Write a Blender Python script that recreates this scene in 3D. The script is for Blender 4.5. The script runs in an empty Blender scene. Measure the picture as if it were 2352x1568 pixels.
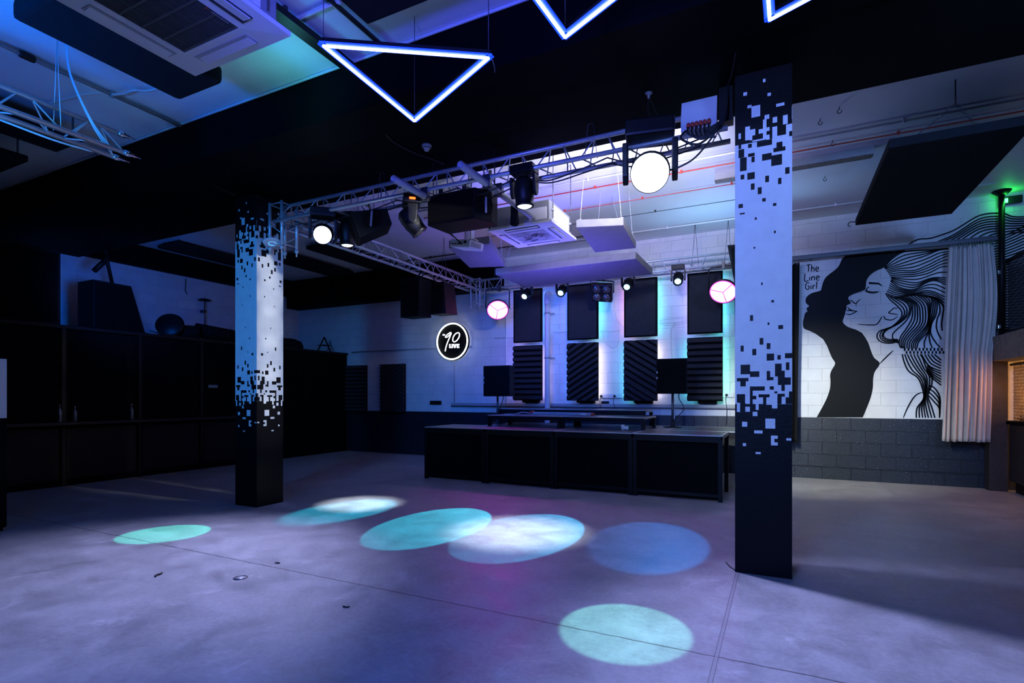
import bpy, bmesh, math, random
from mathutils import Vector, Matrix
random.seed(7)
SC = bpy.context.scene
COL = SC.collection
PI = math.pi

# ------------------------------------------------------------------ camera
F_PX, HOR, CX, EYE, YAW = 1240.0, 910.0, 1176.0, 1.55, math.radians(26.5)
cam_d = bpy.data.cameras.new('camera')
cam_d.sensor_width = 36.0
cam_d.lens = F_PX / 2352 * 36.0
cam_d.shift_y = (HOR - 784.0) / 2352
cam_d.clip_end = 100
cam = bpy.data.objects.new('camera', cam_d)
COL.objects.link(cam)
cam.location = (0, 0, EYE)
cam.rotation_euler = (PI / 2, 0, YAW)
SC.camera = cam

# ------------------------------------------------------------------ world, exposure
w = bpy.data.worlds.new('world'); SC.world = w
w.use_nodes = True
w.node_tree.nodes['Background'].inputs[0].default_value = (0.02, 0.05, 0.2, 1)
w.node_tree.nodes['Background'].inputs[1].default_value = 0.02
SC.view_settings.view_transform = 'Standard'
SC.view_settings.look = 'None'
SC.view_settings.exposure = 0.0
SC.view_settings.gamma = 1.0
SC.view_settings.use_curve_mapping = False


# colour and power (watts in red, green, blue) of the fitted lamps and the added fills
LW = {
    'front_right': (290, 490, 1180), 'front_left': (30, 450, 1450), 'floor_blue': (0, 120, 800), 'ceil_blue': (0, 78, 480), 'ceil_teal': (1, 10, 11),
    'left_wall': (0, 32, 215), 'left_beam': (760, 790, 1500), 'left_halo': (2, 3, 6), 'right_beam': (430, 470, 1000), 'stage_ceil_fill': (470, 460, 640),
    'mural_beam': (1800, 1950, 1750), 'rig_fill': (44, 36, 310), 'stage_cyan': (18, 42, 72), 'pink_left': (95, 0, 120), 'pink_right': (30, 0, 60),
    'ceil_right': (125, 275, 720), 'left_column': (560, 585, 575), 'ceil_mid': (40, 55, 620), 'stage_blue': (0, 48, 380),
}
def lamp(name, kind, loc, col, power, aim=None, parent=None, size=0.1, angle=None, blend=0.15, size_y=None):
    d = bpy.data.lights.new(name, kind)
    if isinstance(col, str):
        c = LW[col]; power = max(c); d['key'] = col
        col = [x / max(power, 1e-9) for x in c]
    d.color = col
    d.energy = power
    if kind == 'AREA':
        d.size = size
        if size_y:
            d.shape = 'RECTANGLE'; d.size_y = size_y
    elif kind in ('POINT', 'SPOT'):
        d.shadow_soft_size = size
    if kind == 'SPOT':
        d.spot_size = math.radians(angle); d.spot_blend = blend
    o = bpy.data.objects.new(name, d)
    COL.objects.link(o)
    loc = Vector(loc)
    if parent is not None:
        o.parent = parent
        o.location = loc - parent.location
    else:
        o.location = loc
    if aim is not None:
        o.rotation_euler = (Vector(aim) - loc).to_track_quat('-Z', 'Y').to_euler()
    return o


# added fill spots without fixtures, behind the camera and in the open room
lamp('wash_or_fill_light', 'SPOT', (-1.6, -1.6, 3.9), 'front_right', 0, aim=(-0.2, 5.2, 2.5), size=0.3, angle=40, blend=0.8)
lamp('wash_or_fill_light', 'SPOT', (-3.4, -1.6, 3.9), 'front_left', 0, aim=(-6.6, 5.2, 2.6), size=0.3, angle=34, blend=1.0)
lamp('wash_or_fill_light', 'SPOT', (-1.0, -2.2, 3.6), 'floor_blue', 0, aim=(-1.6, 1.6, 0), size=0.3, angle=105, blend=1.0)
lamp('wash_or_fill_light', 'SPOT', (-5.3, 0.7, 3.2), 'ceil_blue', 0, aim=(-5.5, 2.0, 4.92), size=0.25, angle=100, blend=1.0)
lamp('wash_or_fill_light', 'SPOT', (-4.25, 3.72, 4.25), 'ceil_teal', 0, aim=(-4.35, 3.82, 4.92), size=0.1, angle=168, blend=1.0)
lamp('wash_or_fill_light', 'SPOT', (-9.3, 5.0, 3.4), 'left_wall', 0, aim=(-13, 7.0, 3.7), size=0.25, angle=90, blend=1.0)
lamp('wash_or_fill_light', 'SPOT', (-1.6, 0.8, 3.4), 'ceil_mid', 0, aim=(-1.9, 3.2, 4.9), size=0.2, angle=110, blend=1.0)
lamp('wash_or_fill_light', 'SPOT', (-4.6, 0.6, 3.3), (0.06, 0.50, 1.0), 150, aim=(-6.0, 2.4, 3.95), size=0.1, angle=26, blend=1.0)
lamp('wash_or_fill_light', 'SPOT', (2.6, 3.2, 4.0), 'ceil_right', 0, aim=(1.4, 9.0, 4.9), size=0.2, angle=110, blend=1.0)

# ------------------------------------------------------------------ from a pixel of the view to a point on a plane of the room
def ray(px, py):
    u = (px - CX) / F_PX; v = (HOR - py) / F_PX
    return (u * math.cos(YAW) - math.sin(YAW), u * math.sin(YAW) + math.cos(YAW), v)
def onz(px, py, z):
    d = ray(px, py); t = (z - EYE) / d[2]; return Vector((d[0] * t, d[1] * t, z))
def ony(px, py, y):
    d = ray(px, py); t = y / d[1]; return Vector((d[0] * t, y, EYE + d[2] * t))
def onx(px, py, x):
    d = ray(px, py); t = x / d[0]; return Vector((x, d[1] * t, EYE + d[2] * t))

# ------------------------------------------------------------------ materials
MATS = {}
def mat(name, col, rough=0.6, metal=0.0, var=0.0, vscale=6.0, bump=0.0, bscale=60.0, spec=0.5, emit=None, estr=0.0, rvar=0.0):
    if name in MATS:
        return MATS[name]
    m = bpy.data.materials.new(name); m.use_nodes = True
    nt = m.node_tree; b = nt.nodes['Principled BSDF']
    b.inputs['Base Color'].default_value = (*col, 1)
    b.inputs['Roughness'].default_value = rough
    b.inputs['Metallic'].default_value = metal
    b.inputs['Specular IOR Level'].default_value = spec
    tc = nt.nodes.new('ShaderNodeTexCoord')
    if var or rvar:
        n = nt.nodes.new('ShaderNodeTexNoise'); n.inputs['Scale'].default_value = vscale; n.inputs['Detail'].default_value = 4
        nt.links.new(tc.outputs['Object'], n.inputs['Vector'])
        if var:
            r = nt.nodes.new('ShaderNodeMapRange')
            r.inputs[1].default_value = 0.3; r.inputs[2].default_value = 0.7
            r.inputs[3].default_value = 1 - var; r.inputs[4].default_value = 1 + var
            mx = nt.nodes.new('ShaderNodeVectorMath'); mx.operation = 'SCALE'
            mx.inputs[0].default_value = col
            nt.links.new(n.outputs['Fac'], r.inputs[0]); nt.links.new(r.outputs[0], mx.inputs['Scale'])
            nt.links.new(mx.outputs[0], b.inputs['Base Color'])
        if rvar:
            r = nt.nodes.new('ShaderNodeMapRange')
            r.inputs[1].default_value = 0.3; r.inputs[2].default_value = 0.7
            r.inputs[3].default_value = max(0.02, rough - rvar); r.inputs[4].default_value = min(1, rough + rvar)
            nt.links.new(n.outputs['Fac'], r.inputs[0]); nt.links.new(r.outputs[0], b.inputs['Roughness'])
    if bump:
        n2 = nt.nodes.new('ShaderNodeTexNoise'); n2.inputs['Scale'].default_value = bscale; n2.inputs['Detail'].default_value = 3
        bp = nt.nodes.new('ShaderNodeBump'); bp.inputs['Strength'].default_value = bump; bp.inputs['Distance'].default_value = 0.01
        nt.links.new(tc.outputs['Object'], n2.inputs['Vector'])
        nt.links.new(n2.outputs['Fac'], bp.inputs['Height']); nt.links.new(bp.outputs[0], b.inputs['Normal'])
    if emit:
        b.inputs['Emission Color'].default_value = (*emit, 1)
        b.inputs['Emission Strength'].default_value = estr
    MATS[name] = m
    return m

def block_mat(name, col, axis, rough=0.55, bump=0.6, dirt=0.06, fleck=0.0, spec=0.5):
    """painted concrete blocks laid in running bond; axis 0 = wall along X, 1 = wall along Y"""
    m = bpy.data.materials.new(name); m.use_nodes = True
    nt = m.node_tree; b = nt.nodes['Principled BSDF']; L = nt.links.new
    g = nt.nodes.new('ShaderNodeNewGeometry')
    s = nt.nodes.new('ShaderNodeSeparateXYZ'); L(g.outputs['Position'], s.inputs[0])
    c = nt.nodes.new('ShaderNodeCombineXYZ')
    L(s.outputs[axis], c.inputs[0])
    L(s.outputs[2], c.inputs[1])
    br = nt.nodes.new('ShaderNodeTexBrick'); L(c.outputs[0], br.inputs['Vector'])
    br.inputs['Scale'].default_value = 1.0
    br.inputs['Brick Width'].default_value = 0.46
    br.inputs['Row Height'].default_value = 0.23
    br.inputs['Mortar Size'].default_value = 0.006
    br.inputs['Mortar Smooth'].default_value = 0.5
    br.inputs['Color1'].default_value = (*col, 1); br.inputs['Color2'].default_value = (*[x * 0.94 for x in col], 1)
    br.inputs['Mortar'].default_value = (*[x * 0.84 for x in col], 1)
    n = nt.nodes.new('ShaderNodeTexNoise'); n.inputs['Scale'].default_value = 3.5; n.inputs['Detail'].default_value = 6
    L(c.outputs[0], n.inputs['Vector'])
    r = nt.nodes.new('ShaderNodeMapRange'); r.inputs[1].default_value = 0.3; r.inputs[2].default_value = 0.7
    r.inputs[3].default_value = 1 - dirt; r.inputs[4].default_value = 1 + dirt
    L(n.outputs['Fac'], r.inputs[0])
    vm = nt.nodes.new('ShaderNodeVectorMath'); vm.operation = 'SCALE'
    L(br.outputs['Color'], vm.inputs[0]); L(r.outputs[0], vm.inputs['Scale'])
    out = vm.outputs[0]
    if fleck:
        v = nt.nodes.new('ShaderNodeTexNoise'); v.inputs['Scale'].default_value = 38; v.inputs['Detail'].default_value = 5; v.inputs['Roughness'].default_value = 0.7
        L(c.outputs[0], v.inputs['Vector'])
        r2 = nt.nodes.new('ShaderNodeMapRange'); r2.inputs[1].default_value = 0.62; r2.inputs[2].default_value = 0.72
        r2.inputs[3].default_value = 0; r2.inputs[4].default_value = fleck
        L(v.outputs['Fac'], r2.inputs[0])
        ad = nt.nodes.new('ShaderNodeVectorMath'); ad.operation = 'ADD'
        L(out, ad.inputs[0]); L(r2.outputs[0], ad.inputs[1]); out = ad.outputs[0]
    L(out, b.inputs['Base Color'])
    b.inputs['Roughness'].default_value = rough
    b.inputs['Specular IOR Level'].default_value = spec
    nz = nt.nodes.new('ShaderNodeTexNoise'); nz.inputs['Scale'].default_value = 70; nz.inputs['Detail'].default_value = 3
    L(c.outputs[0], nz.inputs['Vector'])
    mm = nt.nodes.new('ShaderNodeMath'); mm.operation = 'MULTIPLY_ADD'; mm.inputs[1].default_value = -1.0
    L(br.outputs['Fac'], mm.inputs[0])
    m2 = nt.nodes.new('ShaderNodeMath'); m2.operation = 'MULTIPLY'; m2.inputs[1].default_value = 0.35
    L(nz.outputs['Fac'], m2.inputs[0]); L(m2.outputs[0], mm.inputs[2])
    bp = nt.nodes.new('ShaderNodeBump'); bp.inputs['Strength'].default_value = bump; bp.inputs['Distance'].default_value = 0.012
    L(mm.outputs[0], bp.inputs['Height']); L(bp.outputs[0], b.inputs['Normal'])
    MATS[name] = m
    return m

def floor_mat():
    m = bpy.data.materials.new('polished_concrete'); m.use_nodes = True
    nt = m.node_tree; b = nt.nodes['Principled BSDF']; L = nt.links.new
    g = nt.nodes.new('ShaderNodeNewGeometry')
    def noise(scale, detail=6, rough=0.6, dist=0.0):
        n = nt.nodes.new('ShaderNodeTexNoise'); n.inputs['Scale'].default_value = scale
        n.inputs['Detail'].default_value = detail; n.inputs['Roughness'].default_value = rough; n.inputs['Distortion'].default_value = dist
        L(g.outputs['Position'], n.inputs['Vector']); return n.outputs['Fac']
    def rng(src, a, bb, c, d):
        r = nt.nodes.new('ShaderNodeMapRange'); r.inputs[1].default_value = a; r.inputs[2].default_value = bb
        r.inputs[3].default_value = c; r.inputs[4].default_value = d; L(src, r.inputs[0]); return r.outputs[0]
    def math_(op, a, c):
        n = nt.nodes.new('ShaderNodeMath'); n.operation = op
        for i, x in enumerate((a, c)):
            if isinstance(x, (int, float)): n.inputs[i].default_value = x
            elif x is not None: L(x, n.inputs[i])
        return n.outputs[0]
    big = noise(0.9, 5, 0.55, 0.6); mid = noise(3.2, 8, 0.65, 0.4); fine = noise(26, 8, 0.75)
    v = math_('ADD', rng(big, 0.3, 0.7, -0.16, 0.16), rng(mid, 0.3, 0.7, -0.22, 0.22))
    v = math_('ADD', v, rng(fine, 0.3, 0.7, -0.16, 0.16))
    v = math_('ADD', v, rng(noise(60, 4, 0.8), 0.68, 0.78, 0, -0.4))       # dark specks
    v = math_('ADD', v, rng(noise(2.1, 9, 0.75, 0.8), 0.58, 0.72, 0, 0.5))   # pale worn patches
    v = math_('ADD', v, 1.0)
    s = nt.nodes.new('ShaderNodeSeparateXYZ'); L(g.outputs['Position'], s.inputs[0])
    wob = rng(noise(9, 4), 0.3, 0.7, -0.006, 0.006)
    jy = math_('ABSOLUTE', math_('ADD', math_('SUBTRACT', s.outputs[1], 3.42), wob), None)
    v = math_('MULTIPLY', v, rng(jy, 0.003, 0.010, 0.22, 1.0))
    for jx in (-0.345, -7.13):
        d = math_('ABSOLUTE', math_('SUBTRACT', s.outputs[0], jx), None)
        v = math_('MULTIPLY', v, rng(d, 0.011, 0.017, 0.35, 1.0))
        v = math_('ADD', v, rng(d, 0.008, 0.011, 0.55, 0.0))
    sc = nt.nodes.new('ShaderNodeVectorMath'); sc.operation = 'SCALE'; sc.inputs[0].default_value = (0.30, 0.295, 0.30)
    L(v, sc.inputs['Scale']); L(sc.outputs[0], b.inputs['Base Color'])
    L(rng(mid, 0.3, 0.7, 0.34, 0.56), b.inputs['Roughness'])
    b.inputs['Specular IOR Level'].default_value = 0.45
    bp = nt.nodes.new('ShaderNodeBump'); bp.inputs['Strength'].default_value = 0.12; bp.inputs['Distance'].default_value = 0.01
    L(fine, bp.inputs['Height']); L(bp.outputs[0], b.inputs['Normal'])
    return m

M_FLOOR = floor_mat()
M_WALLW = block_mat('white_block_wall', (0.68, 0.68, 0.68), 0)
M_WALLWL = block_mat('white_block_wall_side', (0.62, 0.62, 0.62), 1)
M_WALLB = block_mat('black_block_dado', (0.008, 0.012, 0.020), 0, rough=0.36, bump=1.0, fleck=0.45, spec=0.5)
M_CEIL = mat('white_ceiling_paint', (0.66, 0.67, 0.68), 0.6, var=0.05, vscale=1.2, bump=0.25, bscale=14)
M_BEAM = mat('black_beam_paint', (0.0022, 0.0025, 0.0030), 0.7, bump=0.15, bscale=8, spec=0.04)
M_BLACK = mat('black_paint', (0.004, 0.004, 0.0045), 0.5, bump=0.1, bscale=40, spec=0.2)
M_WHITEP = mat('white_column_paint', (0.62, 0.62, 0.63), 0.5, var=0.05, vscale=9, bump=0.2, bscale=35)
M_BLACKP = mat('black_column_paint', (0.0035, 0.0035, 0.0045), 0.45, var=0.1, bump=0.2, bscale=35, spec=0.15)
M_ALU = mat('truss_aluminium', (0.60, 0.61, 0.63), 0.36, 0.55, var=0.08, vscale=20)
M_SLAT = mat('dark_grille_slats', (0.05, 0.055, 0.06), 0.5)
M_STEEL = mat('dark_steel', (0.10, 0.10, 0.11), 0.45, 0.8)
M_CHROME = mat('chrome', (0.75, 0.75, 0.76), 0.2, 1.0)
M_CAB = mat('speaker_cabinet_black', (0.006, 0.006, 0.007), 0.55, bump=0.4, bscale=260, spec=0.12)
M_GRILLE = mat('speaker_grille_black', (0.002, 0.002, 0.0025), 0.7, bump=0.5, bscale=400, spec=0.08)
M_PLASTIC = mat('black_plastic', (0.006, 0.006, 0.007), 0.4, bump=0.05, spec=0.3)
M_FABRIC = mat('dark_acoustic_fabric', (0.010, 0.011, 0.013), 0.95, var=0.12, vscale=8, bump=0.3, bscale=300, spec=0.1)
M_FABRICP = mat('wall_panel_fabric', (0.030, 0.034, 0.038), 0.95, var=0.1, vscale=8, bump=0.3, bscale=300, spec=0.1)
M_FABRICG = mat('grey_acoustic_fabric', (0.17, 0.17, 0.175), 0.95, var=0.08, vscale=8, bump=0.3, bscale=300, spec=0.1)
M_FOAM = mat('charcoal_foam', (0.032, 0.034, 0.038), 0.95, var=0.1, vscale=30, bump=0.6, bscale=180, spec=0.1)
M_FOAMG = mat('dark_foam_groove', (0.004, 0.004, 0.0045), 0.95, spec=0.05)
M_WPLAST = mat('white_plastic', (0.66, 0.66, 0.67), 0.4, bump=0.03)
M_GREYMET = mat('galvanised_steel', (0.42, 0.43, 0.45), 0.5, 0.6, var=0.06)
M_GREYP = mat('grey_plastic', (0.35, 0.35, 0.36), 0.45)
M_CABLE = mat('black_cable', (0.012, 0.012, 0.013), 0.5)
M_CABLEW = mat('white_cable', (0.6, 0.6, 0.6), 0.5)
M_ROPE = mat('white_rope', (0.55, 0.55, 0.56), 0.7)
M_RED = mat('red_plastic', (0.55, 0.05, 0.03), 0.45)
M_WOOD = mat('raw_grey_timber', (0.15, 0.12, 0.095), 0.7, var=0.3, vscale=14, bump=0.4, bscale=30)
M_WOODD = mat('dark_stained_timber', (0.024, 0.017, 0.012), 0.6, var=0.3, vscale=14, bump=0.3, bscale=30)
M_DECK = mat('black_stage_deck', (0.055, 0.05, 0.056), 0.38, var=0.25, vscale=5, bump=0.2, bscale=90, rvar=0.1)
M_EDGE = mat('deck_edge_aluminium', (0.50, 0.50, 0.51), 0.4, 0.4)
M_CURT = mat('beige_curtain_cloth', (0.55, 0.50, 0.44), 0.9, var=0.06, vscale=5, bump=0.3, bscale=260, spec=0.1)
M_CURTB = mat('black_curtain_cloth', (0.008, 0.008, 0.009), 0.95, spec=0.1)
M_MURAL = mat('black_mural_paint', (0.003, 0.0035, 0.005), 0.55, bump=0.15, bscale=40, spec=0.15)
M_DARKIN = mat('matt_black_board_or_shade', (0.003, 0.003, 0.0035), 0.8, spec=0.06)
M_AMBERW = mat('amber_lit_wall', (0.62, 0.40, 0.16), 0.7, var=0.1)
M_MESH = mat('expanded_metal', (0.30, 0.22, 0.12), 0.45, 0.7)
M_MESHB = mat('black_expanded_metal', (0.06, 0.06, 0.07), 0.45, 0.7)
M_LEDW = mat('neon_tube_white', (0.9, 0.9, 1.0), 0.3, emit=(0.42, 0.55, 1.0), estr=9.0)
M_HALOB = mat('neon_halo_blue', (0.05, 0.15, 0.9), 0.4, emit=(0.004, 0.06, 1.0), estr=0.9)  # emissive blue stands in for the glow around the tube
M_LENSW = mat('lit_lens_white', (0.9, 0.9, 0.9), 0.3, emit=(0.8, 0.9, 1.0), estr=3.2)
M_LENSS = mat('lit_lens_soft_white', (0.9, 0.9, 0.9), 0.3, emit=(0.75, 0.9, 1.0), estr=4)
M_LENSC = mat('lit_lens_cyan', (0.4, 0.9, 0.9), 0.3, emit=(0.25, 0.95, 1.0), estr=8)
M_LENSP = mat('lit_lens_pink', (0.9, 0.5, 0.8), 0.3, emit=(1.0, 0.74, 0.90), estr=1.25)
M_LENSRIM = mat('lit_rim_magenta', (0.9, 0.2, 0.7), 0.3, emit=(1.0, 0.06, 0.62), estr=1.1)
M_DIV = mat('pink_divider', (0.5, 0.08, 0.3), 0.4, emit=(1.0, 0.15, 0.55), estr=0.35)
M_GLASS = mat('dark_lamp_glass', (0.05, 0.05, 0.055), 0.15, spec=0.8)
M_RING = mat('sign_ring_white', (0.9, 0.9, 0.9), 0.3, emit=(0.86, 0.93, 1.0), estr=5.0)
M_SIGNW = mat('sign_letter_white', (0.9, 0.9, 0.9), 0.4, emit=(0.9, 0.96, 1.0), estr=1.6)
M_ORANGE = mat('orange_display', (0.5, 0.1, 0.02), 0.4, emit=(1.0, 0.10, 0.01), estr=4)
M_GREEN = mat('green_sign_light', (0.1, 0.8, 0.2), 0.4, emit=(0.05, 1.0, 0.15), estr=8)
M_BLUEGL = mat('blue_rim_glow', (0.2, 0.4, 0.8), 0.4, emit=(0.10, 0.45, 1.0), estr=1.2)
M_REDLED = mat('red_indicator', (0.6, 0.05, 0.05), 0.4, emit=(1, 0.05, 0.05), estr=3)

# ------------------------------------------------------------------ mesh builder
class MB:
    def __init__(s):
        s.bm = bmesh.new()
    def poly(s, pts, mi=0):
        vs = [s.bm.verts.new(p) for p in pts]
        f = s.bm.faces.new(vs); f.material_index = mi
        return f
    def hexa(s, c, mi=0):
        """8 corners: bottom 4 ccw, top 4 ccw"""
        vs = [s.bm.verts.new(p) for p in c]
        for q in ((3, 2, 1, 0), (4, 5, 6, 7), (0, 1, 5, 4), (1, 2, 6, 5), (2, 3, 7, 6), (3, 0, 4, 7)):
            f = s.bm.faces.new([vs[i] for i in q]); f.material_index = mi
        return s
    def box(s, a, b, mi=0, bev=0.0):
        x0, x1 = sorted((a[0], b[0])); y0, y1 = sorted((a[1], b[1])); z0, z1 = sorted((a[2], b[2]))
        n0 = len(s.bm.verts)
        s.hexa([(x0, y0, z0), (x1, y0, z0), (x1, y1, z0), (x0, y1, z0), (x0, y0, z1), (x1, y0, z1), (x1, y1, z1), (x0, y1, z1)], mi)
        if bev:
            s.bm.verts.ensure_lookup_table()
            vs = s.bm.verts[n0:]
            es = list({e for v in vs for e in v.link_edges})
            bmesh.ops.bevel(s.bm, geom=es, offset=bev, segments=2, affect='EDGES', profile=0.6)
        return s
    def obox(s, c, size, R, mi=0, bev=0.0):
        """oriented box; R a 3x3 Matrix"""
        c = Vector(c); h = [x / 2 for x in size]
        n0 = len(s.bm.verts)
        s.hexa([c + R @ Vector((x * h[0], y * h[1], z * h[2])) for z in (-1, 1) for (x, y) in ((-1, -1), (1, -1), (1, 1), (-1, 1))], mi)
        if bev:
            s.bm.verts.ensure_lookup_table()
            es = list({e for v in s.bm.verts[n0:] for e in v.link_edges})
            bmesh.ops.bevel(s.bm, geom=es, offset=bev, segments=2, affect='EDGES', profile=0.6)
        return s
    def tube(s, pts, r, n=8, cap=True, mi=0, r2=None):
        pts = [Vector(p) for p in pts]
        k = len(pts)
        up = Vector((0, 0, 1))
        rings = []
        prev = None
        for i, p in enumerate(pts):
            d = (pts[min(i + 1, k - 1)] - pts[max(i - 1, 0)])
            if d.length < 1e-9: d = Vector((0, 0, 1))
            d.normalize()
            if prev is None:
                a = d.cross(up)
                if a.length < 1e-3: a = d.cross(Vector((1, 0, 0)))
            else:
                a = prev - d * prev.dot(d)
                if a.length < 1e-4: a = d.cross(up)
            a.normalize(); prev = a
            b = d.cross(a)
            rr = r if r2 is None else r + (r2 - r) * i / max(1, k - 1)
            rings.append([s.bm.verts.new(p + (a * math.cos(2 * PI * j / n) + b * math.sin(2 * PI * j / n)) * rr) for j in range(n)])
        for i in range(k - 1):
            for j in range(n):
                f = s.bm.faces.new((rings[i][j], rings[i][(j + 1) % n], rings[i + 1][(j + 1) % n], rings[i + 1][j])); f.smooth = True; f.material_index = mi
        if cap:
            f = s.bm.faces.new(list(reversed(rings[0]))); f.material_index = mi
            f = s.bm.faces.new(rings[-1]); f.material_index = mi
        return s
    def pipe(s, a, b, r, wall=0.004, n=16):
        """open ended hollow tube"""
        a, b = Vector(a), Vector(b); d = (b - a).normalized()
        x = d.cross(Vector((0, 0, 1)))
        if x.length < 1e-3: x = d.cross(Vector((1, 0, 0)))
        x.normalize(); y = d.cross(x)
        R = []
        for p, rr in ((a, r), (b, r), (b, r - wall), (a, r - wall)):
            R.append([s.bm.verts.new(p + (x * math.cos(2 * PI * j / n) + y * math.sin(2 * PI * j / n)) * rr) for j in range(n)])
        for i in range(4):
            for j in range(n):
                f = s.bm.faces.new((R[i][j], R[i][(j + 1) % n], R[(i + 1) % 4][(j + 1) % n], R[(i + 1) % 4][j])); f.smooth = i in (0, 2)
        return s
    def lathe(s, o, axis, prof, n=24, mi=0, smooth=True):
        """prof: list of (radius, height along axis)"""
        o = Vector(o); d = Vector(axis).normalized()
        x = d.cross(Vector((0, 0, 1)))
        if x.length < 1e-3: x = d.cross(Vector((0, 1, 0)))
        x.normalize(); y = d.cross(x)
        rings = []
        for r, h in prof:
            if r < 1e-6:
                rings.append([s.bm.verts.new(o + d * h)])
            else:
                rings.append([s.bm.verts.new(o + d * h + (x * math.cos(2 * PI * j / n) + y * math.sin(2 * PI * j / n)) * r) for j in range(n)])
        for A, B in zip(rings, rings[1:]):
            for j in range(n):
                q = []
                for v in (A[j % len(A)], A[(j + 1) % len(A)], B[(j + 1) % len(B)], B[j % len(B)]):
                    if v not in q: q.append(v)
                if len(q) > 2:
                    f = s.bm.faces.new(q); f.smooth = smooth; f.material_index = mi
        for A, rev in ((rings[0], True), (rings[-1], False)):
            if len(A) > 2:
                f = s.bm.faces.new(list(reversed(A)) if rev else A); f.material_index = mi
        return s
    def prism(s, pts, vec, mi=0, bev=0.0):
        pts = [Vector(p) for p in pts]; vec = Vector(vec)
        n0 = len(s.bm.verts)
        A = [s.bm.verts.new(p) for p in pts]; B = [s.bm.verts.new(p + vec) for p in pts]
        n = len(A)
        f = s.bm.faces.new(list(reversed(A))); f.material_index = mi
        f = s.bm.faces.new(B); f.material_index = mi
        for i in range(n):
            f = s.bm.faces.new((A[i], A[(i + 1) % n], B[(i + 1) % n], B[i])); f.material_index = mi
        if bev:
            s.bm.verts.ensure_lookup_table()
            es = list({e for v in s.bm.verts[n0:] for e in v.link_edges})
            bmesh.ops.bevel(s.bm, geom=es, offset=bev, segments=2, affect='EDGES', profile=0.6)
        return s
    def ribbon(s, pts, wd, nrm=(0, -1, 0), taper=0.0, mi=0):
        """flat painted stroke along pts, lying across nrm"""
        pts = [Vector(p) for p in pts]; nrm = Vector(nrm); k = len(pts)
        L, R = [], []
        for i, p in enumerate(pts):
            d = (pts[min(i + 1, k - 1)] - pts[max(i - 1, 0)]).normalized()
            a = d.cross(nrm).normalized()
            t = i / max(1, k - 1)
            ww = wd / 2 * (1 - taper * abs(2 * t - 1) ** 3)
            L.append(s.bm.verts.new(p + a * ww)); R.append(s.bm.verts.new(p - a * ww))
        for i in range(k - 1):
            f = s.bm.faces.new((L[i], L[i + 1], R[i + 1], R[i])); f.material_index = mi
        return s
    def build(s, name, m, parent=None, world=True, nrm=True):
        me = bpy.data.meshes.new(name)
        if parent is not None and world:
            inv = Matrix.Translation(-Vector(parent.location))
            if parent.parent is not None: inv = inv @ Matrix.Translation(-Vector(parent.parent.location))
            bmesh.ops.transform(s.bm, matrix=inv, verts=s.bm.verts)
        if nrm: bmesh.ops.recalc_face_normals(s.bm, faces=s.bm.faces)
        s.bm.to_mesh(me); s.bm.free()
        for x in (m if isinstance(m, (list, tuple)) else [m]): me.materials.append(x)
        o = bpy.data.objects.new(name, me); COL.objects.link(o)
        if parent is not None: o.parent = parent
        return o

def thing(name, label, cat, loc=(0, 0, 0), rotz=0.0, group=None):
    o = bpy.data.objects.new(name, None); COL.objects.link(o)
    o.empty_display_size = 0.1
    o.location = loc; o.rotation_euler = (0, 0, rotz)
    o['label'] = label; o['category'] = cat
    if group: o['group'] = group
    return o
def tag(o, label, cat, group=None):
    o['label'] = label; o['category'] = cat
    if group: o['group'] = group
    return o
def struct(o):
    o['kind'] = 'structure'; return o
def recenter(o):
    """move a single-mesh thing's origin to the foot of its own box"""
    me = o.data
    xs = [v.co for v in me.vertices]
    c = Vector(((min(v.x for v in xs) + max(v.x for v in xs)) / 2, (min(v.y for v in xs) + max(v.y for v in xs)) / 2, min(v.z for v in xs)))
    me.transform(Matrix.Translation(-c)); o.location = c
    return o
def smooth_path(pts, sub=5):
    """Catmull-Rom through pts"""
    P = [Vector(p) for p in pts]
    if len(P) < 3: return P
    out = []
    for i in range(len(P) - 1):
        p0, p1, p2, p3 = P[max(i - 1, 0)], P[i], P[i + 1], P[min(i + 2, len(P) - 1)]
        for k in range(sub):
            t = k / sub
            out.append(0.5 * ((2 * p1) + (p2 - p0) * t + (2 * p0 - 5 * p1 + 4 * p2 - p3) * t * t + (3 * p1 - p0 - 3 * p2 + p3) * t ** 3))
    out.append(P[-1]); return out
def frame(d, up=(0, 0, 1)):
    """3x3 with Y along d"""
    d = Vector(d).normalized(); x = d.cross(Vector(up))
    if x.length < 1e-3: x = Vector((1, 0, 0))
    x.normalize(); z = x.cross(d)
    return Matrix((x, d, z)).transposed()
# ================================================================== SETTING
XL, XR, YB, YF, ZC = -13.02, 6.2, 11.70, -5.0, 4.92
DADO = 1.15
def slab(name, a, b, m):
    return struct(recenter(MB().box(a, b).build(name, m)))
slab('floor', (XL - 0.2, YF - 0.2, -0.15), (XR + 0.2, YB + 0.2, 0), M_FLOOR)
slab('ceiling', (XL - 0.2, YF - 0.2, ZC), (XR + 0.2, YB + 0.2, ZC + 0.2), M_CEIL)
b = MB()
b.box((XL - 0.2, YB, DADO), (XR + 0.2, YB + 0.2, ZC), 0)
b.box((XL - 0.2, YB, 0), (XR + 0.2, YB + 0.2, DADO), 1)
struct(recenter(b.build('wall_back', [M_WALLW, M_WALLB])))
slab('wall_left', (XL - 0.2, YF, 0), (XL, YB, ZC), M_WALLWL)
slab('wall_right', (XR, YF, 0), (XR + 0.2, YB, ZC), M_DARKIN)
slab('wall_front', (XL - 0.2, YF - 0.2, 0), (XR + 0.2, YF, ZC), M_DARKIN)
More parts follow.
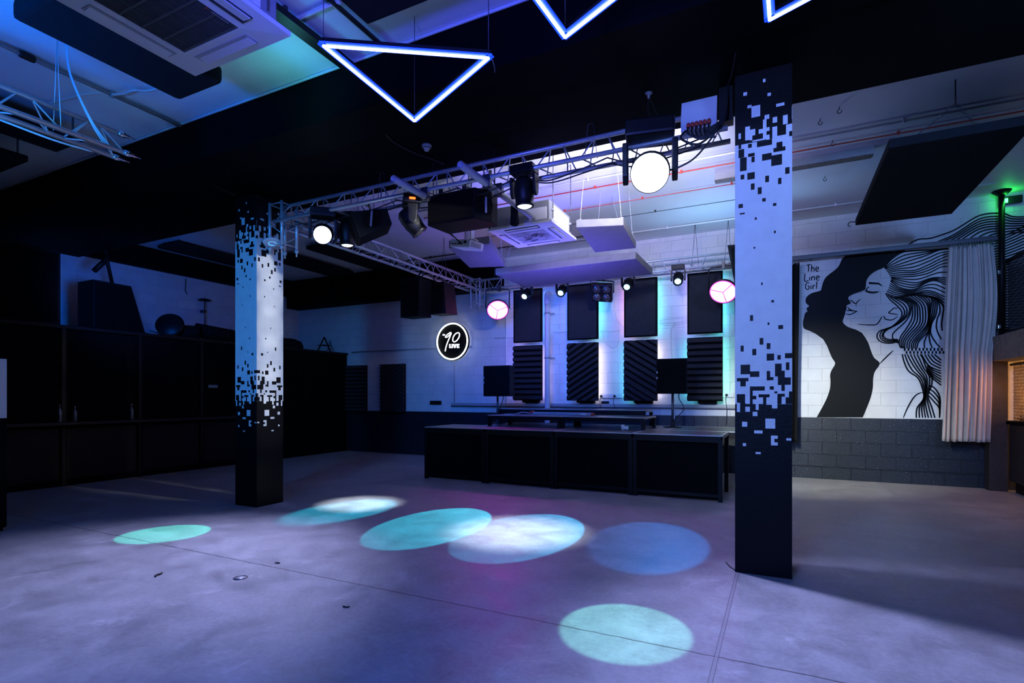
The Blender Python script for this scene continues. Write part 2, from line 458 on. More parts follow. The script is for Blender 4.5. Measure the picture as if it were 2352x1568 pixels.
# boxed-in black beams
b = MB()
b.box((XL, 4.15, 4.43), (XR, 6.0, ZC))
b.box((XL, 4.10, 4.38), (XR, 4.62, 4.43))
struct(recenter(b.build('trim_1', M_BEAM)))
slab('trim_2', (XL, 11.25, 4.13), (-6.05, YB, ZC), M_BEAM)
slab('trim_3', (XL, 6.0, 4.47), (XL + 0.22, 11.25, ZC), M_BEAM)
# plaster bead where the white ceiling meets the black beam
struct(recenter(MB().tube([(XL, 4.135, 4.905), (XR, 4.135, 4.905)], 0.016, 6).build('trim_4', M_CEIL)))
# rough mortar ledge along the dado and skirting of the back wall
b = MB()
for i in range(46):
    x0 = -0.75 + i * 0.092
    b.box((x0, YB - 0.012 - random.random() * 0.008, 0.222 + random.uniform(-.004, .004)), (x0 + 0.095, YB, 0.238 + random.uniform(-.004, .004)))
struct(recenter(b.build('baseboard_back', M_WALLB)))

# ------------------------------------------------------------------ columns with their pixel pattern
def c6(r): return [(1660 + r[0] / 3.485, 150 + r[1] / 3.485), (1660 + r[2] / 3.485, 150 + r[3] / 3.485)]
def c7(r): return [(1660 + r[0] / 3.2667, 600 + r[1] / 3.2667), (1660 + r[2] / 3.2667, 600 + r[3] / 3.2667)]
CXL, CXR, CY0, CY1, CZ = -0.365, 0.083, 5.15, 5.598, 4.375
def to_face(q):
    (x0, y0), (x1, y1) = q
    p0 = ony(x0, (y0 + y1) / 2, CY0); p1 = ony(x1, (y0 + y1) / 2, CY0)
    xm = (x0 + x1) / 2
    # rows of the pattern run level on the column, so take heights at the middle of the patch
    z0 = ony(xm, y1, CY0).z; z1 = ony(xm, y0, CY0).z
    return (p0.x - CXL, p1.x - CXL, z0, z1)
ZTOP = ony(1755, 150 + 600 / 3.485, CY0).z
ZBOT = ony(1755, 600 + 1070 / 3.2667, CY0).z
W6 = [(322,108,342,135),(165,215,195,243),(358,220,386,245),(198,318,230,342),(230,322,300,413),(428,302,494,326),(553,325,572,425),(335,395,373,430),(400,413,436,458),(482,397,520,470),(180,490,218,600),(218,512,260,562),(218,562,237,600),(237,588,375,600),(288,510,322,545),(322,432,350,588),(350,495,375,525),(350,555,375,600),(397,490,436,600),(436,552,572,600),(507,468,572,600),(126,545,145,590)]
B6 = [(180,600,200,622),(203,628,233,660),(126,635,148,670),(126,672,172,740),(138,738,192,845),(203,703,256,730),(230,730,256,775),(315,705,392,758),(388,715,475,800),(430,613,478,672),(406,655,502,688),(532,525,566,565),(500,815,535,868),(143,875,173,913),(197,857,257,912),(340,883,371,935),(443,900,470,950),(225,945,255,995),(280,975,312,1030),(557,1005,572,1045),(316,1062,345,1090),(402,1102,430,1125),(126,1110,162,1142),(137,1180,177,1193),(256,1216,273,1235),(410,1322,426,1343),(246,1453,261,1467),(274,600,395,645)]
B7 = [(288,158,300,178),(365,290,385,308),(205,403,228,447),(337,458,350,477),(417,478,453,508),(277,575,305,625),(330,613,358,658),(134,632,158,677),(222,657,252,704),(330,692,386,744),(410,703,436,737),(467,688,526,726),(134,775,205,847),(204,825,275,867),(106,875,193,900),(132,895,173,938),(392,767,442,863),(414,820,466,928),(466,870,511,926),(474,757,500,815),(330,822,356,893),(356,868,381,891),(204,938,316,970),(204,938,225,1070),(353,937,384,963),(440,928,466,972),(387,975,410,990),(106,996,168,1060),(269,997,352,1020),(303,1020,327,1070),(225,1008,252,1035),(410,993,466,1015),(410,1015,442,1070),(497,975,526,1070),(472,1020,500,1070),(130,1060,170,1070)]
W7 = [(106,1065,130,1130),(169,1090,204,1128),(225,1128,260,1160),(247,1070,270,1115),(327,1070,410,1076),(369,1070,410,1103),(145,1203,184,1240),(320,1180,394,1254),(236,1268,299,1291),(362,1307,413,1330),(362,1307,388,1380),(362,1357,413,1380),(477,1327,514,1344),(151,1363,175,1385),(247,1430,285,1445)]
CW = CXR - CXL
STENCIL = [(-1, 2, ZBOT, ZTOP, 1)]
STENCIL += [(*to_face(c6(r)), 1) for r in W6] + [(*to_face(c7(r)), 1) for r in W7]
STENCIL += [(*to_face(c6(r)), 0) for r in B6] + [(*to_face(c7(r)), 0) for r in B7]
def patterned_face(b, o, du, rects):
    """o: lower corner, du: unit vector across; cells of black (0) and white (1) paint"""
    cl = lambda v, a, c: max(a, min(c, v))
    us = sorted({0.0, CW} | {round(cl(r[k], 0, CW), 4) for r in rects for k in (0, 1)})
    zs = sorted({0.0, CZ} | {round(cl(r[k], 0, CZ), 4) for r in rects for k in (2, 3)})
    for ua, ub in zip(us, us[1:]):
        if ub - ua < 1e-4: continue
        run = None
        for za, zb in zip(zs, zs[1:]):
            um, zm = (ua + ub) / 2, (za + zb) / 2
            c = 0
            for r in rects:
                if r[0] < um < r[1] and r[2] < zm < r[3]: c = r[4]
            if run and run[2] == c: run[1] = zb
            else:
                if run: b.poly([o + du * ua + Vector((0, 0, run[0])), o + du * ub + Vector((0, 0, run[0])), o + du * ub + Vector((0, 0, run[1])), o + du * ua + Vector((0, 0, run[1]))], run[2])
                run = [za, zb, c]
        b.poly([o + du * ua + Vector((0, 0, run[0])), o + du * ub + Vector((0, 0, run[0])), o + du * ub + Vector((0, 0, run[1])), o + du * ua + Vector((0, 0, run[1]))], run[2])
MIRROR = [(CW - r[1], CW - r[0], r[2], r[3], r[4]) if r[0] > -0.5 else r for r in STENCIL]
for x0, lab in ((CXL, 'nearer square column by the mural, white band breaking into black squares'), (-6.995, 'farther square column at left with a white saucer fixed near its top')):
    b = MB()
    p00, p10, p11, p01 = Vector((x0, CY0, 0)), Vector((x0 + CW, CY0, 0)), Vector((x0 + CW, CY1, 0)), Vector((x0, CY1, 0))
    patterned_face(b, p00, Vector((1, 0, 0)), STENCIL)
    patterned_face(b, p10, Vector((0, 1, 0)), MIRROR)
    patterned_face(b, p11, Vector((-1, 0, 0)), STENCIL)
    patterned_face(b, p01, Vector((0, -1, 0)), MIRROR)
    o = recenter(b.build('painted_column', [M_BLACKP, M_WHITEP], nrm=False))
    tag(o, lab, 'column', 'pixel painted columns')

# ================================================================== MURAL on the right of the back wall
MY = YB - 0.004
root = thing('wall_mural', 'black line mural of a woman in profile with streaming hair and her shadow', 'mural', (1.6, YB, 1.15))
k4 = lambda p: (1820 + p[0] / 4.126, 420 + p[1] / 4.126)
k5 = lambda p: (1820 + p[0] / 3.408, 720 + p[1] / 3.408)
k6 = lambda p: (2040 + p[0] / 5.6, 480 + p[1] / 5.6)
k8 = lambda p: (1820 + p[0] / 6.535, 560 + p[1] / 6.535)
def on_wall(pts, k, dy=0.0):
    return [ony(*k(p), MY - dy) for p in pts]
left_profile = on_wall([(505,690),(470,720),(430,800),(320,890),(285,960),(270,1015),(240,1027),(180,1045),(140,1075),(125,1105),(130,1140),(158,1165),(140,1180),(135,1200),(143,1215),(120,1235),(112,1265),(100,1320),(103,1365),(120,1385),(165,1402),(225,1432)], k4)
left_low = on_wall([(240,200),(270,250),(290,300),(312,350),(335,390),(308,440),(295,480),(298,530),(293,590),(270,660),(230,740),(189,812)], k5)
right_low = on_wall([(551,812),(590,720),(615,650),(630,580),(632,510),(645,455),(685,390),(640,345),(615,290),(590,220),(545,150)], k5)
right_prof = on_wall([(600,1388),(530,1365),(490,1335),(478,1310),(490,1270),(500,1240),(505,1215),(515,1190),(512,1165),(530,1152),(555,1140),(542,1118),(530,1092),(545,1070),(600,1045),(660,1025),(690,1005),(697,970),(705,920),(740,870),(800,830),(868,800),(950,715),(1050,655),(1080,625)], k4)
poly = smooth_path(left_profile, 3) + smooth_path(left_low, 3) + smooth_path(right_low, 3) + smooth_path(right_prof, 3)
from mathutils.geometry import tessellate_polygon
b = MB()
vs = [b.bm.verts.new(p) for p in poly]
for t in tessellate_polygon([[Vector((p.x, p.z, 0)) for p in poly]]): b.bm.faces.new([vs[i] for i in t])
b.build('shadow_silhouette', M_MURAL, root)
b = MB()
def stroke(pts, k, wd, taper=0.6, dy=0.002, sub=5):
    b.ribbon(smooth_path(on_wall(pts, k, dy), sub), wd, taper=taper)
FL = {'jaw_line': [[(620,1338),(720,1345),(795,1340),(830,1300),(850,1265)]], 'ear_line': [[(868,1258),(880,1288),(940,1298),(1000,1265)], [(1000,1188),(965,1185),(940,1205),(913,1230),(960,1240),(1000,1247)]],
      'mouth_line': [[(505,1240),(545,1246),(580,1232),(617,1214)], [(520,1172),(545,1198),(580,1212),(617,1214)], [(512,1212),(545,1207),(580,1214)]], 'nose_line': [[(540,1112),(560,1115),(580,1132),(603,1143),(620,1122),(648,1100)], [(603,1140),(604,1172)]]}
for nm, LL in FL.items():
    b = MB()
    for pts in LL: stroke(pts, k4, 0.020)
    b.build(nm, M_MURAL, root)
b = MB(); stroke([(727,980),(708,1000),(698,1018)], k4, 0.020); stroke([(685,1012),(720,1032),(770,1038),(822,1030)], k4, 0.036, 0.9); b.build('eye_line', M_MURAL, root)
b = MB(); b.poly(on_wall([(726,937),(820,945),(845,965),(858,982),(815,962),(722,958)], k4, 0.002)); b.build('eyebrow', M_MURAL, root)
for pts in ([(868,815),(900,740),(940,670),(975,632),(1020,615)], [(685,390),(740,335),(790,288)]):
    b = MB(); stroke(pts, k5, 0.022); b.build('shoulder_line', M_MURAL, root)
# hair: families of strokes between guide curves
b = MB()
def resample(P, n):
    P = smooth_path([Vector((p[0], p[1], 0)) for p in P], 6)
    D = [0]
    for a, c in zip(P, P[1:]): D.append(D[-1] + (c - a).length)
    out = []; j = 0
    for i in range(n):
        t = D[-1] * i / (n - 1)
        while j < len(D) - 2 and D[j + 1] < t: j += 1
        f = (t - D[j]) / max(1e-9, D[j + 1] - D[j]); out.append(P[j].lerp(P[j + 1], f))
    return out
def family(guides, counts, k, wd, last=True):
    G = [resample(g, 26) for g in guides]
    for i, c in enumerate(counts):
        for j in range(c + (1 if last and i == len(counts) - 1 else 0)):
            t = j / c
            pts = [p.lerp(q, t) for p, q in zip(G[i], G[i + 1])]
            b.ribbon([ony(*k((p.x, p.y)), MY - 0.003) for p in pts], wd, taper=0.15)
family([[(868,803),(950,715),(1050,655),(1180,640),(1300,636),(1480,620)], [(880,815),(1000,775),(1120,735),(1260,690),(1380,640),(1480,625)], [(905,850),(1020,830),(1150,830),(1280,780),(1400,720),(1475,690)],
        [(930,890),(1050,890),(1180,880),(1300,850),(1400,800),(1470,790)], [(940,905),(1050,930),(1180,945),(1300,905),(1380,895),(1460,900)], [(930,930),(1020,990),(1150,1010),(1260,950),(1350,925),(1455,965)],
        [(915,990),(1010,1030),(1150,1045),(1260,1020),(1350,1035),(1445,1080)], [(885,1045),(1000,1078),(1130,1066),(1260,1066),(1380,1095),(1440,1170)]],
       [3, 3, 3, 2, 3, 3, 3], k4, 0.021)
family([[(885,1050),(930,1110),(1000,1170),(1040,1230),(1020,1290),(930,1370),(830,1400),(800,1450),(830,1500),(920,1520),(1010,1500)], [(950,1080),(1060,1120),(1110,1180),(1090,1260),(1010,1330),(900,1390),(860,1440),(900,1480),(1000,1480)],
        [(1000,1075),(1120,1130),(1140,1200),(1130,1290),(1080,1380),(1030,1450),(1010,1520),(1030,1562)]], [3, 2], k4, 0.023, False)
family([[(1000,1075),(1120,1130),(1140,1200),(1130,1290),(1080,1380),(1030,1450),(1010,1520),(1030,1565)], [(1080,1065),(1190,1150),(1210,1250),(1200,1340),(1120,1430),(1070,1500),(1065,1568)], [(1180,1065),(1270,1140),(1290,1250),(1270,1350),(1180,1450),(1130,1520),(1130,1568)],
        [(1250,1065),(1320,1100),(1310,1200),(1300,1300),(1290,1400),(1200,1500),(1180,1568)], [(1300,1075),(1370,1110),(1360,1250),(1320,1330),(1310,1420),(1350,1500),(1400,1560)], [(1360,1085),(1430,1170),(1425,1250),(1415,1330),(1420,1400)]],
       [3, 3, 3, 3, 2], k4, 0.024)
family([[(860,318),(875,380),(910,450),(980,500),(1010,560),(1030,640),(1020,680),(975,740),(970,815)], [(900,318),(925,370),(970,440),(1020,500),(1040,560),(1037,650),(1012,730),(1020,815)], [(950,318),(970,360),(1010,430),(1050,490),(1055,560),(1040,650),(1045,730),(1065,815)], [(1000,318),(1020,350),(1050,430),(1090,480),(1090,560),(1060,640),(1090,730),(1115,815)]],
       [2, 2, 2], k5, 0.025)
family([[(1010,318),(1060,400),(1110,430),(1162,450)], [(1110,318),(1130,335),(1165,365)]], [4], k5, 0.025)
family([[(1050,450),(1090,500),(1165,560)], [(1055,395),(1100,440),(1165,470)]], [4], k5, 0.025)
family([[(1065,560),(1110,580),(1150,640),(1158,710)], [(1065,640),(1110,690),(1150,740),(1152,815)]], [3], k5, 0.025)
# the band where the strokes are interrupted and shifted
for i in range(11):
    x = 872 + i * 29
    b.poly(on_wall([(x, 268), (x + 15, 268), (x + 15, 292), (x, 292)], k5, 0.003))
    b.poly(on_wall([(x + 14, 293), (x + 29, 293), (x + 29, 314), (x + 14, 314)], k5, 0.003))
# hair blowing up over the curtain rail
outer = resample([(205,505),(300,430),(400,385),(520,380),(650,345),(780,300),(870,260),(960,205),(1080,130),(1180,80),(1300,55),(1420,50)], 80)
def oy(x):
    for p, q in zip(outer, outer[1:]):
        if p.x <= x <= q.x: return p.y + (q.y - p.y) * (x - p.x) / max(1e-6, q.x - p.x)
    return outer[-1].y
for i in range(10):
    s = (i / 9) ** 0.9
    x0 = 205 + 1130 * s; y0 = 505 - 115 * s; ye = 50 + 290 * s
    pts = []
    for j in range(22):
        u = j / 21; x = x0 + (1420 - x0) * u
        e = (1 - u) ** 1.8
        pts.append((x, oy(x) + (y0 - oy(x0)) * e + (ye - 50) * (1 - e)))
    b.ribbon([ony(*k6(p), MY - 0.003) for p in pts], 0.024, taper=0.1)
for i in range(8):
    s = i / 7
    pts = [(1420, 50 + 290 * s), (1500, 58 + 275 * s), (1600, 95 + 215 * s), (1760, 98 + 190 * s), (1900, 60 + 190 * s)]
    b.ribbon(smooth_path(on_wall(pts, k6, 0.003), 5), 0.023, taper=0.1)
for i in range(36):
    s = i / 35; y0 = 365 + i * 34
    pts = [(1335, y0 + 22 * (1 - s)), (1420, y0), (1520, y0 - 34 * (1 - s)), (1640, y0 - 90 * (1 - s) + 6 * s), (1760, y0 - 150 * (1 - s) + 6 * s), (1900, y0 - 215 * (1 - s))]
    b.ribbon(smooth_path(on_wall(pts, k6, 0.003), 5), 0.022, taper=0.1)
b.build('hair_line', M_MURAL, root)
b = MB()
for pts in ([(212,322),(275,305)], [(246,314),(240,415)], [(290,312),(284,415)], [(287,378),(310,352),(326,370),(322,413)], [(350,382),(392,375),(385,352),(367,345),(352,370),(356,400),(375,413),(397,402)],
            [(190,445),(185,558),(242,545)], [(262,495),(258,550)], [(263,464),(262,459)], [(290,490),(287,550)], [(289,515),(312,490),(335,497),(331,548)], [(360,512),(404,505),(395,482),(377,478),(361,500),(363,530),(380,546),(407,535)],
            [(252,588),(225,577),(205,605),(199,650),(215,682),(246,675),(249,634),(224,635)], [(281,625),(277,682)], [(282,602),(282,597)], [(310,620),(306,680)], [(308,642),(322,622),(338,626)], [(366,562),(360,675)]):
    stroke(pts, k8, 0.017, 0.0, 0.002, 4)
b.build('lettering', M_MURAL, root)
# ================================================================== TRUSSES
def truss(name, label, a, bb, side, hgt=0.25, wid=0.29, pitch=0.46, ends=False, group=None, up=Vector((0, 0, 1)), skip_ends=False):
    """triangular truss, two lower chords and one upper; a,bb: ends of the centre line of the lower chords"""
    a, bb, side = Vector(a), Vector(bb), Vector(side)
    root = thing(name, label, 'truss', a, 0, group)
    lines = [(a - side * wid / 2, bb - side * wid / 2), (a + side * wid / 2, bb + side * wid / 2), (a + up * hgt, bb + up * hgt)]
    for p, q in lines:
        MB().tube([p, q], 0.0245, 12).build('chord', M_ALU, root)
    n = max(2, int((bb - a).length / pitch))
    for i, j in ((0, 2), (1, 2), (0, 1)):
        P = lambda q, t: lines[q][0].lerp(lines[q][1], t)
        zig = [P(i, 0.004)]
        for k in range(n):
            zig += [P(j, (k + 0.5) / n - 0.012), P(j, (k + 0.5) / n + 0.012), P(i, (k + 1) / n - 0.012), P(i, min(0.996, (k + 1) / n + 0.012))]
        b = MB(); b.tube(zig, 0.008, 6)
        b.build('bracing', M_ALU, root)
    if ends:
        d = (bb - a).normalized()
        for p, q in lines:
            b = MB(); b.lathe(q, d, [(0.030, -0.06), (0.030, 0.0), (0.018, 0.0), (0.018, 0.045), (0.008, 0.05), (0.008, 0.10), (0, 0.10)], 12)
            b.build('end_coupler', M_CHROME, root)
    return root
main_t = truss('lighting_truss', 'front aluminium truss spanning between the two painted columns below the black beam', (-6.42, 5.475, 4.02), (-0.44, 5.475, 4.02), (0, 1, 0), group='stage truss spans')
side_t = truss('lighting_truss', 'left side aluminium truss running back over the stage to the corner', (-6.40, 5.68, 4.02), (-6.40, 10.84, 4.02), (1, 0, 0), group='stage truss spans')
back_t = truss('lighting_truss', 'rear aluminium truss along the back wall carrying small moving heads and pink lamps', (-6.42, 11.0, 4.02), (-0.48, 11.0, 4.02), (0, 1, 0), group='stage truss spans')
stray = truss('lighting_truss', 'blue lit truss with open coupler ends at upper left, cut by the photo edge', (-6.06, -1.2, 4.02), (-6.06, 3.20, 4.02), (1, 0, 0), wid=0.2, hgt=0.22, pitch=0.5, ends=True, group='stage truss spans')
for root, x, y in ((main_t, -6.40, 5.475), (back_t, -6.38, 11.0)):
    b = MB()
    for dx, dy in ((-0.12, -0.13), (0.12, -0.13), (0.12, 0.13), (-0.12, 0.13)):
        b.tube([(x + dx, y + dy, 4.30), (x + dx, y + dy, 3.62)], 0.022, 10)
        b.lathe((x + dx, y + dy, 3.62), (0, 0, -1), [(0.027, -0.05), (0.027, 0.0), (0.012, 0.0), (0.012, 0.05), (0, 0.05)], 10)
    for z0, z1 in ((4.0, 3.84), (3.84, 3.68)):
        b.tube([(x - 0.12, y - 0.13, z0), (x + 0.12, y - 0.13, z1)], 0.008, 6); b.tube([(x + 0.12, y + 0.13, z0), (x + 0.12, y - 0.13, z1)], 0.008, 6)
    for z in (4.28, 3.70):
        b.tube([(x - 0.12, y - 0.13, z), (x + 0.12, y - 0.13, z), (x + 0.12, y + 0.13, z), (x - 0.12, y + 0.13, z), (x - 0.12, y - 0.13, z)], 0.009, 6)
    b.build('corner_block', M_ALU, root)
# straps that hold the trusses to the ceiling
for root, pts in ((main_t, [(-4.6, 5.475), (-1.8, 5.475)]), (side_t, [(-6.40, 7.0), (-6.40, 9.6)]), (back_t, [(-5.9, 11.0), (-1.5, 11.0), (-0.9, 11.0)]), (stray, [(-6.06, 2.62), (-6.06, 1.0)])):
    for x, y in pts:
        zt = 4.43 if 4.15 < y < 6 else ZC
        b = MB()
        for s in (-1, 1):
            b.tube([(x + 0.07 * s, y, 4.05), (x + 0.03 * s, y, min(zt, 4.5)), (x, y, zt)], 0.004, 6)
        b.build('hanging_strap', M_STEEL if root is not stray else M_CABLEW, root)
b = MB()
for k in range(3):
    b.tube(smooth_path([(-6.00 + 0.02 * k, 2.66, ZC), (-6.02 + 0.01 * k, 2.70, 4.6), (-5.97 + 0.015 * k, 2.85, 4.2), (-5.95, 2.98 + 0.03 * k, 4.0)], 5), 0.005, 6)
b.tube(smooth_path([(-6.17, 1.4, 3.99), (-6.10, 1.8, 3.96), (-6.17, 2.2, 3.99), (-6.10, 2.6, 3.95), (-6.15, 2.95, 3.99)], 6), 0.009, 6)
b.build('cable_run', M_CABLEW, stray)
# scaffold tubes clamped across the front truss
for px, py, px2, py2, lab in ((903, 410, 985, 457, 'left shorter hollow scaffold tube crossing the front truss above a loudspeaker'), (1057, 378, 1200, 470, 'right longer hollow scaffold tube crossing the front truss beside a lit moving head')):
    a = onz(px, py, 3.945); y2 = 5.9 if px < 950 else 6.6
    root = thing('scaffold_tube', lab, 'tube', (a.x, a.y, a.z), 0, 'scaffold tubes over the truss')
    MB().pipe(a, (a.x, y2, a.z), 0.040, 0.006, 20).build('tube', M_GREYMET, root)
    for yy in (5.33, 5.62):
        MB().box((a.x - 0.048, yy - 0.03, 3.90), (a.x + 0.048, yy + 0.03, 4.05), bev=0.008).build('clamp', M_STEEL, root)
    MB().tube([(a.x, 5.50, a.z + 0.038), (a.x, 5.50, 4.43)], 0.006, 6).build('hanging_rod', M_STEEL, root)

b = MB(); rc = random.Random(4)
for x0, x1 in ((-6.1, -5.3), (-5.3, -4.3), (-4.3, -3.4), (-3.4, -2.6), (-2.6, -1.6), (-1.6, -0.7)):
    for k in range(2):
        y = 5.40 + 0.16 * k; s_ = rc.uniform(0.05, 0.12)
        b.tube(smooth_path([(x0, y, 4.0), (x0 + (x1 - x0) * .3, y + .03, 4.0 - s_), (x0 + (x1 - x0) * .7, y - .03, 4.0 - s_ * .8), (x1, y, 4.0)], 5), 0.008, 5)
b.build('cable_run', M_CABLE, main_t)
p = ony(1181, 466, 6.2)
root = thing('chain_bag', 'slim black cloth bag hanging in front of the stage cassette', 'bag', p)
MB().lathe(p, (0.02, 0, -1), [(0.02, 0), (0.045, 0.02), (0.05, 0.15), (0.06, 0.27), (0.04, 0.29), (0, 0.295)], 14).build('bag', M_CURTB, root)
MB().tube([(p.x, p.y, p.z - 0.01), (p.x, p.y, ZC)], 0.004, 5).build('chain', M_STEEL, root)
# ================================================================== NEON TRIANGLES
def neon(label, V, wires):
    z = 4.0
    V = [Vector((v[0], v[1], z)) for v in V]
    c = sum(V, Vector()) / 3
    root = thing('neon_triangle', label, 'neon light', c, 0, 'hanging blue neon triangles')
    for i in range(3):
        a, e = V[i], V[(i + 1) % 3]
        d = (e - a).normalized(); R = frame(d)
        mid = (a + e) / 2; ln = (e - a).length
        MB().obox(mid + Vector((0, 0, 0.026)), (0.036, ln + 0.03, 0.034), R, bev=0.003).build('bar', M_BLACK, root)
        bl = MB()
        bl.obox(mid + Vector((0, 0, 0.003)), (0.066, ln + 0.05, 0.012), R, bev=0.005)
        bl.build('halo_strip', M_HALOB, root)  # wide blue band drawn as the glow of the light strip
        MB().obox(mid + Vector((0, 0, -0.008)), (0.020, ln + 0.01, 0.012), R, bev=0.004).build('light_strip', M_LEDW, root)
    for i in wires:
        MB().tube([V[i] + Vector((0, 0, 0.04)), (V[i].x, V[i].y, ZC if V[i].y < 4.1 else 4.43)], 0.003, 5).build('hanging_wire', M_STEEL, root)
    b = MB(); v = V[1]
    b.tube(smooth_path([v + Vector((0, 0, .03)), v + Vector((0.02, .02, -.01)), v + Vector((.035, .03, -.07)), v + Vector((.03, .04, -.1))], 4), 0.004, 5)
    b.build('cable_tail', M_CABLE, root)
T = 4.0
neon('whole blue neon triangle hanging at upper centre left of the beam', [onz(743, 103, T), onz(1122, 131, T), onz(952, 276, T)], (0, 1, 2))
v = onz(1298, 83, T); d1 = (onz(1237, 0, T) - v).normalized() * 1.13; d2 = (onz(1403, 0, T) - v).normalized() * 1.13
neon('blue neon triangle whose lower point shows at the top edge, middle of the three', [v + d1, v + d2, v], (0, 1, 2))
v = onz(1768, 43, T); d1 = (onz(1765, 0, T) - v).normalized() * 1.13
ang = math.radians(60); d2 = Vector((d1.x * math.cos(-ang) - d1.y * math.sin(-ang), d1.x * math.sin(-ang) + d1.y * math.cos(-ang), 0))
e2 = (onz(1848, 0, T) - v).normalized() * 1.13
if d2.dot(e2) < 0:
    d2 = Vector((d1.x * math.cos(ang) - d1.y * math.sin(ang), d1.x * math.sin(ang) + d1.y * math.cos(ang), 0))
neon('blue neon triangle tip beside the nearer column at the top edge, rightmost of three', [v + d1, v + e2, v], (0, 1, 2))

# ================================================================== MOVING HEADS, LAMPS
def moving_head(label, c, aim, s, truss_z, lens_m, lens_r=0.10, display=None, group='moving head lights', lens_x=None):
    """hung from a truss at truss_z above c; barrel points to aim"""
    c = Vector(c); d = (Vector(aim) - c).normalized()
    root = thing('moving_head_light', label, 'stage light', (c.x, c.y, c.z), 0, group)
    hx = Vector((d.x, d.y, 0))
    hx = hx.normalized() if hx.length > 0.05 else Vector((0, -1, 0))
    ax = Vector((-hx.y, hx.x, 0))
    R = Matrix((ax, hx, Vector((0, 0, 1)))).transposed()
    zt = c.z + 0.235 * s
    b = MB(); b.obox((c.x, c.y, zt + 0.05 * s), (0.34 * s, 0.25 * s, 0.12 * s), R, bev=0.018 * s)
    base = b.build('base', M_PLASTIC, root)
    if display:
        dd = MB(); dd.obox(Vector((c.x, c.y, zt + 0.055 * s)) + R @ Vector(display), (0.012, 0.085 * s, 0.03 * s), R); dd.build('display', M_ORANGE, base)
    for q in (-1, 1):
        b = MB()
        o = c + ax * (0.172 * s * q)
        b.prism([o + R @ Vector((-0.02 * s, -0.075 * s, 0.20 * s)), o + R @ Vector((-0.02 * s, 0.075 * s, 0.20 * s)), o + R @ Vector((-0.02 * s, 0.055 * s, -0.03 * s)), o + R @ Vector((-0.02 * s, 0.02 * s, -0.075 * s)), o + R @ Vector((-0.02 * s, -0.02 * s, -0.075 * s)), o + R @ Vector((-0.02 * s, -0.055 * s, -0.03 * s))], R @ Vector((0.04 * s, 0, 0)), bev=0.01 * s)
        b.build('yoke_arm', M_PLASTIC, root)
    b = MB()
    b.lathe(c, d, [(0, -0.19 * s), (0.085 * s, -0.185 * s), (0.115 * s, -0.15 * s), (0.135 * s, -0.06 * s), (0.138 * s, 0.05 * s), (0.128 * s, 0.10 * s), (0.122 * s, 0.17 * s), (0.128 * s, 0.18 * s), (0.128 * s, 0.205 * s), (lens_r * s, 0.207 * s), (lens_r * s, 0.185 * s), (0, 0.185 * s)], 24)
    for k in range(5):
        b.lathe(c + d * (-0.14 + 0.022 * k) * s, d, [(0.10 * s, 0), (0.142 * s - 0.004 * (4 - k) * s, 0.002), (0.142 * s - 0.004 * (4 - k) * s, 0.010 * s), (0.10 * s, 0.012 * s)], 24)
    head = b.build('head', M_PLASTIC, root)
    b = MB()
    b.lathe(c + d * 0.188 * s, d, [(lens_r * 0.97 * s, 0), (lens_r * 0.9 * s, 0.014 * s), (lens_r * 0.6 * s, 0.03 * s), (0, 0.04 * s)], 24)
    b.build('lens', lens_m, head)
    b = MB(); b.box((c.x - 0.02 * s, c.y - 0.02 * s, zt + 0.1 * s), (c.x + 0.02 * s, c.y + 0.02 * s, truss_z + 0.04)); b.build('clamp', M_STEEL, root)
    return root, c + d * 0.26 * s, d
COOL = (0.78, 0.86, 1.0)
# bright pair on the front truss facing the room
CL = ony(742, 537, 5.34); CR = ony(1493, 395, 5.30)
r, p, d = moving_head('glaring white moving head at left end of the front truss', CL, (-1.0, 0.6, 1.3), 0.95, 4.0, M_LENSW, 0.122)
lamp('beam', 'SPOT', p, 'left_beam', 0, aim=(-5.2, 2.9, 0), parent=r, size=0.12, angle=70, blend=1.0)
lamp('gobo_beam', 'SPOT', p, (0.05, 1.0, 0.72), 1300, aim=(-6.22, 3.72, 0), parent=r, size=0.01, angle=12.0, blend=0.06)
lamp('halo_or_fill', 'POINT', p, 'left_halo', 0, parent=r, size=0.12)
r, p, d = moving_head('glaring white moving head near right end of the front truss', CR, (-0.15, 0.5, 1.55), 1.35, 4.0, M_LENSW, 0.132)
lamp('beam', 'SPOT', CR + Vector((0.0, 0.18, -0.32)), 'right_beam', 0, aim=(1.6, 3.0, 0), parent=r, size=0.08, angle=88, blend=1.0)
lamp('gobo_beam', 'SPOT', p, (0.28, 1.0, 0.85), 800, aim=(-0.93, 3.55, 0), parent=r, size=0.02, angle=13.0, blend=0.12)
lamp('halo_or_fill', 'SPOT', CR + Vector((-0.35, 0.85, 0.15)), 'stage_ceil_fill', 0, aim=(-2.1, 7.5, 4.92), parent=r, size=0.12, angle=125, blend=1.0)  # added spot behind the head, brightens the stage ceiling
lamp('side_beam', 'SPOT', p + Vector((0.2, 0.45, 0)), 'mural_beam', 0, aim=(0.6, 11.7, 0.75), parent=r, size=0.05, angle=40, blend=0.9)
